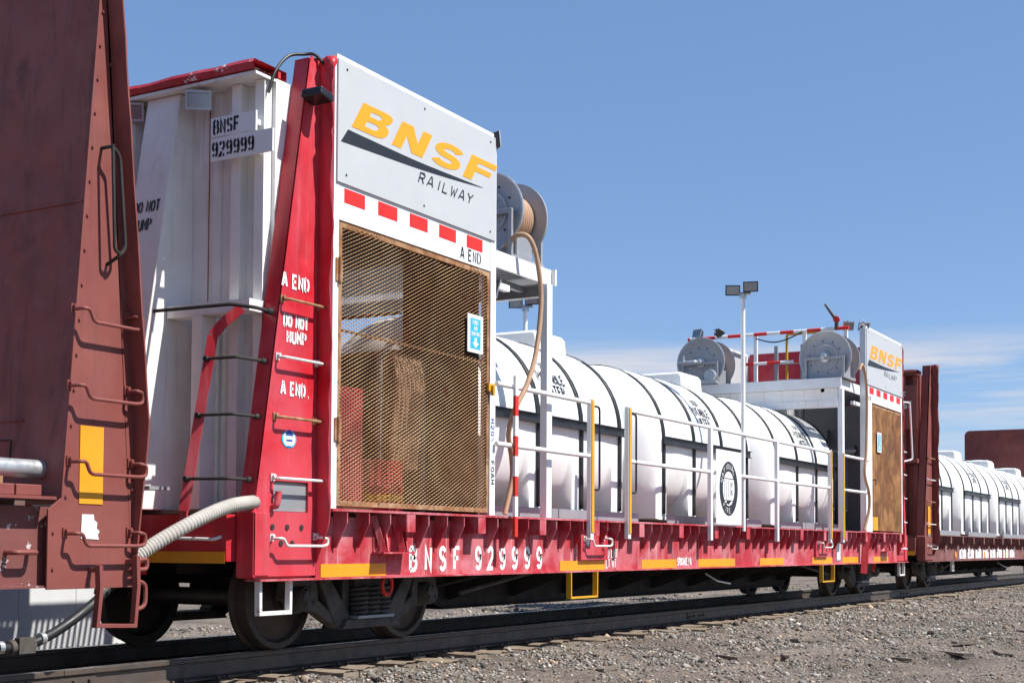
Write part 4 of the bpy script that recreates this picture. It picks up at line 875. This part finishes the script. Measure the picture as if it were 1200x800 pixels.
# cream suction hose between the cars
hp = catmull([(-1.30, -1.15, .55), (-1.18, -1.22, .68), (-.95, -1.30, .85), (-.62, -1.40, 1.03), (-.32, -1.42, 1.13), (-.04, -1.40, 1.165)], 56)
mb = MB(); mb.tube(hp, [.050+.0022*math.sin(i*1.57) for i in range(len(hp))], 14)
one(mb, 'suction_hose', 'hose_cream', 'cream ribbed suction hose bridging the brown car and the red corner post', 'hose', smooth=True)
hp = catmull([(-2.9, -.35, .70), (-2.2, -.3, .38), (-1.6, -.3, .18), (-1.25, -.3, .13), (-.95, -.3, .20), (-.6, -.3, .38), (-.25, -.28, .62), (-.1, -.2, .75)], 10)
ah = thing('air_brake_hose', 'black rubber air brake hose sagging between the two cars', 'hose', (-1.25, -.3, .1))
MB().tube(hp, .036, 12).build('hose', 'black_rubber', ah, smooth=True)
MB().lathe([(.03, -.11), (.05, -.10), (.055, 0), (.05, .10), (.03, .11)], (-1.2, -.3, .135), 'x', 14).box(-1.26, -1.12, -.36, -.31, .09, .2).build('glad_hand', 'truck_steel', ah, smooth=True)
for X in (-1.38, -1.02): MB().lathe([(.044, -.02), (.044, .02)], (X, -.3, .14 if X < -1.2 else .18), 'x', 14).build('clamp', 'galvanised', ah)
# ------------------------------------------------------------------ floodlights and poles
def flood(x, y, z, direction, label, loc_z=None):
    t = thing('floodlight', label, 'lamp', (x, y, z), 'floodlights'); d = Vector(direction).normalized(); u = d.cross(Vector((0, 0, 1))).normalized(); v = u.cross(d); c = Vector((x, y, z))
    P = lambda a, b, e: c+u*a+v*b+d*e
    vs = [P(a, b, 0) for a, b in ((-.10, -.07), (.10, -.07), (.10, .07), (-.10, .07))]+[P(a, b, -.09) for a, b in ((-.06, -.045), (.06, -.045), (.06, .045), (-.06, .045))]
    MB().add(vs, [(0, 1, 2, 3), (7, 6, 5, 4)]+[(i, (i+1) % 4, (i+1) % 4+4, i+4) for i in range(4)]).build('housing', 'lamp_black', t)
    MB().add([P(a, b, .004) for a, b in ((-.085, -.055), (.085, -.055), (.085, .055), (-.085, .055))], [(0, 1, 2, 3)]).build('lens', 'lamp_glass', t)
    r_ = MB()
    for a, b, e, g in ((-.1, .1, -.075, -.056), (-.1, .1, .056, .075), (-.1, -.086, -.056, .056), (.086, .1, -.056, .056)):
        q = [P(a, e, .002), P(b, e, .002), P(b, g, .002), P(a, g, .002), P(a, e, .014), P(b, e, .014), P(b, g, .014), P(a, g, .014)]
        r_.add(q, [(0, 1, 2, 3), (4, 5, 6, 7), (0, 1, 5, 4), (1, 2, 6, 5), (2, 3, 7, 6), (3, 0, 4, 7)])
    r_.build('rim', 'galvanised', t)
    MB().tube([P(0, 0, -.07), P(0, .09, -.05)], .014, 6).build('bracket', 'galvanised', t)
flood(.10, -.66, 4.30, (-.8, -.6, -.12), 'small floodlight under the red top beam beside the stencilled number board')
flood(.10, .06, 4.32, (-.8, -.5, -.12), 'small floodlight under the red top beam, half hidden by the brown post')
flood(3.17, -1.52, 4.66, (.75, -.6, .1), 'small floodlight on the upper corner of the logo panel above the mesh door')
flood(3.36, -1.44, 3.30, (.5, -.8, -.25), 'small floodlight hanging under the platform beside the mesh cage post')
flood(15.05, -1.42, 4.62, (-.7, -.6, -.3), 'small floodlight above the plain riveted hose reel')
flood(14.5, 1.1, 4.60, (-.8, .3, .2), 'dark floodlight tilted above the hose reel with the chrome valve')
flood(14.6, .72, 4.62, (.3, -.3, .8), 'dark floodlight turned upward beside the striped rail end')
flood(15.72, -1.5, 4.70, (-.5, -.5, -.4), 'small dark floodlight on the upper corner of the logo panel above the plywood door')
def light_pole(x, y, label):
    t = thing('light_pole', label, 'light pole', (x, y, 1.07 if y < 0 else 1.136), 'light poles on the red flatcar')
    MB().tube([(x, y, 1.07 if y < 0 else 1.137), (x, y, 4.22)], .030, 12).build('pole', 'white_clean', t, smooth=True)
    MB().box(x-.05, x+.05, y-.03, y+.03, 4.20, 4.26).tube([(x-.03, y+.10, 4.27), (x+.03, y-.10, 4.27)], .022, 8).build('cross_arm', 'galvanised', t)
    for s in (-1, 1):
        c = Vector((x-.05-.03*s, y+.115*(s), 4.33-.02*s)); d = Vector((-.85, -.5 if s > 0 else -.25, -.12)).normalized(); u = d.cross(Vector((0, 0, 1))).normalized(); v = u.cross(d)
        P = lambda a, b, e: c+u*a+v*b+d*e
        vs = [P(a, b, 0) for a, b in ((-.10, -.07), (.10, -.07), (.10, .07), (-.10, .07))]+[P(a, b, -.12) for a, b in ((-.06, -.045), (.06, -.045), (.06, .045), (-.06, .045))]
        hs = MB().add(vs, [(0, 1, 2, 3), (7, 6, 5, 4)]+[(i, (i+1) % 4, (i+1) % 4+4, i+4) for i in range(4)]).build('lamp_head', 'lamp_black', t)
        MB().add([P(a, b, .004) for a, b in ((-.085, -.055), (.085, -.055), (.085, .055), (-.085, .055))], [(0, 1, 2, 3)]).build('lens', 'lamp_glass', hs)
light_pole(9.63, -1.56, 'slim white pole with twin floodlights rising in front of the white tanks')
light_pole(9.08, 1.50, 'white pole with twin floodlights rising behind the white tanks')
# ------------------------------------------------------------------ railings
def railing(x0, x1, posts, label, ends=()):
    t = thing('safety_railing', label, 'railing', ((x0+x1)/2, -1.58, .93), 'railings along the red flatcar')
    for z in (2.36, 1.80): MB().tube([(x0, -1.585, z), (x1, -1.585, z)], .024, 10).build('rail', 'white_clean', t, smooth=True)
    for X, kind in posts:
        if kind == 'band':
            z = .94
            for k in range(8):
                MB().box(X-.028, X+.028, -1.64, -1.612, z, z+.1895).build('post_band', 'red_bright' if k % 2 == 0 else 'white_clean', t); z += .19
            continue
        MB().box(X-.035, X+.035, -1.612+.05, -1.612, .94, 2.40).build('post', 'white_clean', t, bevel=.004)
        if kind == 'yellow':
            MB().box(X-.028, X+.028, -1.622, -1.6145, 1.0, 2.39).build('post_strip', 'yellow_paint', t)
            MB().tube(rounded([(X+.03, -1.60, 2.33), (X+.19, -1.60, 2.33), (X+.19, -1.60, 1.45), (X+.03, -1.60, 1.45)], .05), .012, 8).build('grab_bar', 'strap_black', t, smooth=True)
railing(3.10, 5.03, [(3.39, 'band'), (5.03, 'yellow')], 'white pipe railing section ending in the red and white striped post')
railing(5.95, 13.42, [(5.95, 'yellow'), (8.38, ''), (10.90, ''), (13.42, 'yellow')], 'long white pipe railing in front of the white tanks')
railing(14.10, 15.62, [(14.10, 'yellow')], 'short white pipe railing section beside the plywood door cage')
# banded rail across the far platform
br = thing('striped_guard_rail', 'red and white striped guard rail standing across the platform between hose reels', 'railing', (14.5, 0, 3.67))
y_ = -1.46; k = 0
while y_ < 1.44:
    MB().tube([(14.95, y_, 4.575), (14.95, min(y_+.24, 1.46), 4.575)], .030, 10).build('rail_band', 'red_bright' if k % 2 == 0 else 'white_clean', br, smooth=True)
    if -0.8 < y_ < .45: MB().tube([(14.95, y_, 4.06), (14.95, y_+.24, 4.06)], .026, 10).build('rail_band', 'red_bright' if k % 2 else 'white_clean', br, smooth=True)
    y_ += .24; k += 1
for yy in (-1.4, -.68, .20, 1.4): MB().box(14.955, 15.005, yy-.03, yy+.03, 3.62, 4.548).build('post', 'white_clean', br)
MB().tube(catmull([(14.93, .18, 4.5), (14.93, -.1, 4.42), (14.93, -.35, 4.44), (14.93, -.66, 4.56)], 6), .012, 6).build('cable', 'black_rubber', br, smooth=True)
lr = thing('access_ladder', 'grey ladder top with yellow handrail frame behind the striped guard rail', 'ladder', (15.5, -.2, 3.62))
for yy in (-.02, -.50): MB().box(15.4, 15.45, yy-.03, yy+.03, 3.62, 4.42).build('stile', 'grey_steel', lr)
for z in (3.80, 4.1): MB().tube([(15.425, -.05, z), (15.425, -.47, z)], .018, 8).build('rung', 'grey_steel', lr, smooth=True)
MB().tube(rounded([(15.7, -.12, 3.62), (15.7, -.12, 4.66), (15.7, -.92, 4.66), (15.7, -.92, 3.62)], .05), .024, 10).tube([(15.7, -.12, 4.16), (15.7, -.92, 4.16)], .024, 10).build('handrail', 'yellow_paint', lr, smooth=True)
mo = thing('water_monitor', 'small dark red water nozzle pointing up above the striped guard rail', 'nozzle', (14.95, -1.25, 4.6))
MB().tube([(14.95, -1.25, 4.55), (14.95, -1.25, 4.72)], .035, 10).tube([(14.95, -1.26, 4.70), (14.93, -1.15, 4.86), (14.92, -1.06, 5.0)], [.035, .024, .02], 10).build('barrel', 'engine_dark', mo, smooth=True)
MB().lathe([(.02, -.04), (.055, -.03), (.055, .03), (.02, .04)], (14.95, -1.25, 4.73), 'x', 14).build('swivel', 'red_bright', mo, smooth=True)
# ------------------------------------------------------------------ seal sign
sg = thing('seal_sign', 'square white sign with round black seal hung on the railing', 'sign', (8.92, -1.63, 1.14))
MB().box(8.47, 9.36, -1.634, -1.626, 1.15, 2.10).build('board', 'white_clean', sg)
def ring(mb, r0, r1, n=56, c=(8.90, 1.61)):
    mb.add([(c[0]+r*math.cos(2*math.pi*k/n), -1.6355, c[1]+r*1.08*math.sin(2*math.pi*k/n)) for r in (r0, r1) for k in range(n)], [(k, (k+1) % n, (k+1) % n+n, k+n) for k in range(n)])
mb = MB(); ring(mb, .205, .325); mb.build('seal_ring', 'letter_black', sg)
def polar(r, a0, sign=1):
    def f_(u, v):
        a = R(a0)-sign*u/r; rr = r+v if sign > 0 else r-v; return (8.90+rr*math.cos(a), -1.6372, 1.61+rr*1.08*math.sin(a))
    return f_
mb = MB(); text(mb, 'NATIONAL', polar(.238, 165), .056, .8, .85, 2.1, stencil=False); text(mb, 'FIRE', polar(.293, 225, -1), .056, .8, .85, 3.6, stencil=False); mb.build('seal_lettering', 'white_clean', sg)
mb = MB()
mb.box(8.70, 9.10, -1.6365, -1.6350, 1.735, 1.745).box(8.74, 9.06, -1.6365, -1.6350, 1.455, 1.463)
for X, z0, z1 in ((8.76, 1.5, 1.72), (8.83, 1.47, 1.71), (8.90, 1.5, 1.72), (8.97, 1.52, 1.70)): mb.box(X-.006, X+.006, -1.6365, -1.6352, z0, z1)
mb.add([(8.76, -1.6365, 1.40), (8.84, -1.6365, 1.455), (8.99, -1.6365, 1.453), (8.90, -1.6365, 1.405), (8.82, -1.6365, 1.42)], [(0, 1, 2, 3, 4)])
text(mb, 'F', side(9.0, -1.6365, 1.63), .06, .7, 1.1, stencil=False); text(mb, 'S', side(8.99, -1.6365, 1.53), .06, .7, 1.1, stencil=False)
mb.build('seal_picture', 'letter_black', sg)
# ------------------------------------------------------------------ equipment inside the cages
cb = thing('tool_cabinet', 'red steel cabinet behind the rusty mesh door', 'cabinet', (1.15, -.95, 1.14))
MB().box(.80, 1.42, -1.30, -.60, 1.16, 2.15).build('body', 'red_paint', cb, bevel=.01); MB().box(.82, 1.40, -1.312, -1.302, 1.20, 1.62).build('door', 'red_paint', cb, bevel=.004); MB().box(.82, 1.40, -1.312, -1.302, 1.65, 2.12).build('door', 'red_paint', cb, bevel=.004)
dr = thing('fuel_drum', 'red drum with yellow band standing behind the mesh door', 'drum', (1.95, -1.15, 1.14))
MB().lathe([(.02, 1.14), (.26, 1.14), (.27, 1.16), (.265, 1.32), (.275, 1.34), (.265, 1.36), (.265, 1.54), (.27, 1.56), (.25, 1.57), (.02, 1.57)], (1.75, -1.15, 0), 'z', 28).build('barrel', 'red_paint', dr, smooth=True)
MB().lathe([(.268, 1.19), (.268, 1.28)], (1.75, -1.15, 0), 'z', 28).build('band', 'yellow_paint', dr, smooth=True)
hbn = thing('hose_bundle', 'tall bundle of folded fire hose, toned darker for shade, hanging inside the mesh cage', 'hose', (2.55, -.9, 1.3))
for k in range(6):
    X = 2.30+k*.075; MB().tube(catmull([(X, -.95, 1.55), (X-.02, -1.0, 1.9), (X+.01, -1.02, 2.3), (X+.03, -.95, 2.56), (X+.02, -.85, 2.5), (X+.01, -.82, 2.0), (X, -.85, 1.5)], 6), .036, 8).build('hose_loop', 'hose_tan', hbn, smooth=True)  # pale hose given a darker tan so the cage interior looks shaded
MB().bar((2.2, -.9, 2.58), (2.9, -.9, 2.58), .04, .04).bar((2.2, -.9, 1.14), (2.2, -.9, 2.6), .04, .04).bar((2.9, -.9, 1.14), (2.9, -.9, 2.6), .04, .04).build('rack', 'grey_steel', hbn)
def pump(x, y, label, mir=1):
    t = thing('pump_engine', label, 'pump', (x, y, 1.14), 'pump sets inside the cages')
    MB().box(x-.45, x+.45, y-.3, y+.3, 1.14, 1.20).build('skid', 'engine_dark', t); MB().box(x-.3, x+.25, y-.22, y+.22, 1.21, 1.72).box(x-.22, x+.15, y-.16, y+.16, 1.721, 1.9).build('block', 'engine_dark', t, bevel=.03)
    MB().lathe([(.03, -.12), (.2, -.1), (.24, 0), (.2, .1), (.03, .12)], (x+.42, y, 1.45), 'x', 20).build('volute', 'red_paint', t, smooth=True)
    MB().tube(rounded([(x+.42, y-.05, 1.5), (x+.42, y-.3, 1.7), (x+.42, y-.35, 1.4), (x+.42, y-.5, 1.3)], .08), .05, 10).lathe([(.02, -.05), (.08, -.05), (.08, .03), (.02, .05)], (x+.42, y-.5, 1.3), 'y', 12).build('outlet', 'galvanised', t, smooth=True)
    MB().tube([(x-.1, y, 1.9), (x-.1, y, 2.5)], .04, 8).build('exhaust', 'rust_steel', t, smooth=True)
pump(2.2, .35, 'dark pump engine with chrome outlet standing behind the mesh door')
pump(16.6, -.45, 'dark pump engine standing just behind the plywood door')
pump(16.2, .75, 'dark pump engine against the back sheet of the plywood door cage')
el_ = thing('electric_panel', 'grey control boxes fixed on a post inside the mesh cage', 'control box', (2.0, -.4, 1.14))
MB().box(1.98, 2.06, -.44, -.36, 1.14, 3.58).build('post', 'engine_dark', el_); MB().box(1.93, 2.11, -.55, -.45, 2.1, 2.28).build('box', 'grey_steel', el_, bevel=.01); MB().box(1.93, 2.11, -.55, -.45, 1.8, 2.0).build('box', 'grey_steel', el_, bevel=.01)
bw = thing('partition_frame', 'dark uprights and shelves with added light-blocking sheets inside the mesh cage', 'frame', (1.9, 1.2, 1.14))
for X in (.9, 1.7, 2.5): MB().box(X, X+.06, 1.2, 1.26, 1.14, 3.58).build('upright', 'engine_dark', bw)
for z in (1.9, 2.6): MB().box(.9, 2.56, .95, 1.19, z, z+.03).build('shelf', 'engine_dark', bw)
MB().box(.95, 1.65, 1.0, 1.15, 1.95, 2.4).build('crate', 'engine_dark', bw); MB().box(.75, 3.02, 1.30, 1.32, 1.16, 2.75).build('shading_back_sheet', 'engine_dark', bw)  # dark sheet added to close the open side and darken the cage
MB().box(3.06, 3.08, -1.40, 1.40, 1.14, 2.72).box(3.06, 3.08, -1.40, -.55, 2.7205, 3.58).box(3.06, 3.08, .35, 1.40, 2.7205, 3.58).build('shading_end_sheet', 'engine_dark', bw)  # added dark sheet: hides the white tank end, keeps the interior dim
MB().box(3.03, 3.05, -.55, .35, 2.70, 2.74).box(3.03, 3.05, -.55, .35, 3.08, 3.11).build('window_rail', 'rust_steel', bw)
MB().box(.75, 3.0, -1.36, 1.36, 3.55, 3.572).build('shading_ceiling_sheet', 'engine_dark', bw)  # added under the grating to keep daylight out of the cage
bw2 = thing('partition_wall', 'grey steel partition inside the plywood door cage under the platform', 'partition', (16.4, 0, 1.14))
MB().box(16.9, 16.95, -1.2, 1.4, 1.14, 3.45).build('sheet', 'grey_steel', bw2); MB().box(15.2, 16.9, 1.38, 1.41, 1.14, 3.45).build('side_sheet', 'grey_steel', bw2)
for k, yy in enumerate((-1.0, -.3, .5)): MB().tube([(15.9, yy, 1.15), (15.9, yy, 3.5)], .03, 8).build('upright_pipe', 'grey_steel' if k else 'galvanised', bw2, smooth=True)
MB().tube([(15.9, -1.3, 2.55), (15.9, 1.3, 2.55)], .03, 8).build('cross_pipe', 'grey_steel', bw2, smooth=True)
for yy, z in ((-.4, 2.9), (.2, 2.75), (.7, 2.95), (-.9, 2.6)): MB().box(16.7, 16.89, yy-.14, yy+.14, z-.12, z+.12).build('cabinet', 'grey_steel', bw2, bevel=.01)
pc = thing('hazard_placard', 'red diamond hazard placard hanging inside the plywood door cage', 'placard', (15.3, -.55, 2.3))
MB().add([(15.3, -.55+a, 2.62+b) for a, b in ((0, -.22), (-.22, 0), (0, .22), (.22, 0))], [(0, 1, 2, 3)]).build('plate', 'placard_red', pc)
MB().bar((15.32, -.55, 2.5), (15.32, -.55, 3.58), .02, .02).build('hanger', 'engine_dark', pc)
for k, (X, yy, l) in enumerate(((3.30, -1.30, 'small white control column with red knob beside the mesh cage'),)):
    t = thing('control_column', l, 'control', (X, yy, 1.14))
    MB().box(X-.05, X+.05, yy-.05, yy+.05, 1.14, 1.9).build('column', 'white_clean', t); MB().lathe([(.01, -.05), (.04, -.04), (.045, 0), (.02, .03)], (X-.05, yy-.06, 1.5), 'y', 12).build('knob', 'red_bright', t, smooth=True)
    MB().box(X-.16, X-.11, yy-.03, yy+.03, 1.14, 2.6).build('hose_post', 'bar_dark', t)
# marker lamp and cable on the near post
MB().prism([(.40, 4.29), (.56, 4.26), (.57, 4.32), (.41, 4.355)], 'y', -1.62, -1.42).build('marker_lamp', 'bar_dark', postn, bevel=.012)
MB().tube(catmull([(.22, -1.26, 4.30), (.28, -1.275, 4.48), (.40, -1.30, 4.63), (.52, -1.36, 4.672), (.58, -1.42, 4.675), (.64, -1.47, 4.60)], 8), .013, 8).build('cable', 'black_rubber', postn, smooth=True)
MB().tube(rounded([(.12, -1.43, 1.14), (.12, -1.47, 1.14), (.14, -1.47, 1.22), (.14, -1.47, 1.25)], .03), .026, 10).build('valve_elbow', 'red_paint', postn, smooth=True)
# grab bar on the far end of the red car
MB().tube(rounded([(18.2, -1.48, 3.62), (18.42, -1.62, 3.62), (18.6, -1.62, 2.55), (18.4, -1.5, 2.5)], .06), .016, 8).build('corner_grab', 'white_clean', bkf, smooth=True)
# ------------------------------------------------------------------ white wall beyond the track, scraps on the gravel
ww = thing('metal_shed', 'low white sheet metal shed wall behind the track', 'shed', (0, 4.2, -.32))
x_ = -3.2
while x_ < 3.3:
    MB().box(x_, x_+.795, 4.0, 4.03, -.33, 1.6).build('panel', 'wall_white', ww, bevel=.006); x_ += .8
MB().box(-3.2, 3.2, 4.035, 6.0, -.32, 1.55).build('body', 'wall_white', ww)
scr = [(8.2, -4.6, 1.1, .12, .5), (9.3, -4.9, .9, .10, .3), (10.1, -4.4, .7, .09, -.4), (7.0, -4.3, .5, .08, .9), (11.5, -3.6, .8, .07, .2), (6.2, -3.3, .6, .05, .35), (5.6, -2.9, .35, .06, 1.1), (3.6, -2.5, .5, .07, .15), (9.0, -2.7, .9, .12, -.2), (14.5, -4.2, .9, .09, .25), (13.0, -4.6, .6, .1, .6)]
SCL = ['longest and broadest board scrap lying flat on the gravel', 'long broad board scrap beside the longest one on the gravel', 'short wide wood scrap lying across the other boards', 'short dark stick pointing at the two long boards', 'slim pale stick alone on open gravel beyond the boards', 'thin splinter of wood lying on coarse gravel', 'tiny wood chip turned crosswise on the gravel', 'small wood piece lying just below the tie ends', 'wide weathered plank piece near the tie ends', 'long slim board on the smooth dirt', 'short board on the smooth dirt beside a longer slim one']
for i, (X, yy, L_, w_, a) in enumerate(scr):
    mb = MB(); z0 = float(gz(np.array(X), np.array(yy))); n = 6
    pts = [(-L_/2+L_*k/n, .02*noise2(k, i)) for k in range(n+1)]
    P = [(x_, y_+w_/2*(1+.3*noise2(x_*5, i, 1))) for x_, y_ in pts]+[(x_, y_-w_/2*(1+.3*noise2(x_*5, i, 2))) for x_, y_ in reversed(pts)]
    mb.prism(P, 'z', 0, .03)
    o = link('wood_scrap', mb.mesh('wood_scrap', 'scrap_wood'), None, (X, yy, z0+.004), (random.uniform(-.04, .04), random.uniform(-.05, .05), a))
    o['label'] = SCL[i]; o['category'] = 'wood scrap'; o['group'] = 'wood scraps lying on the gravel'
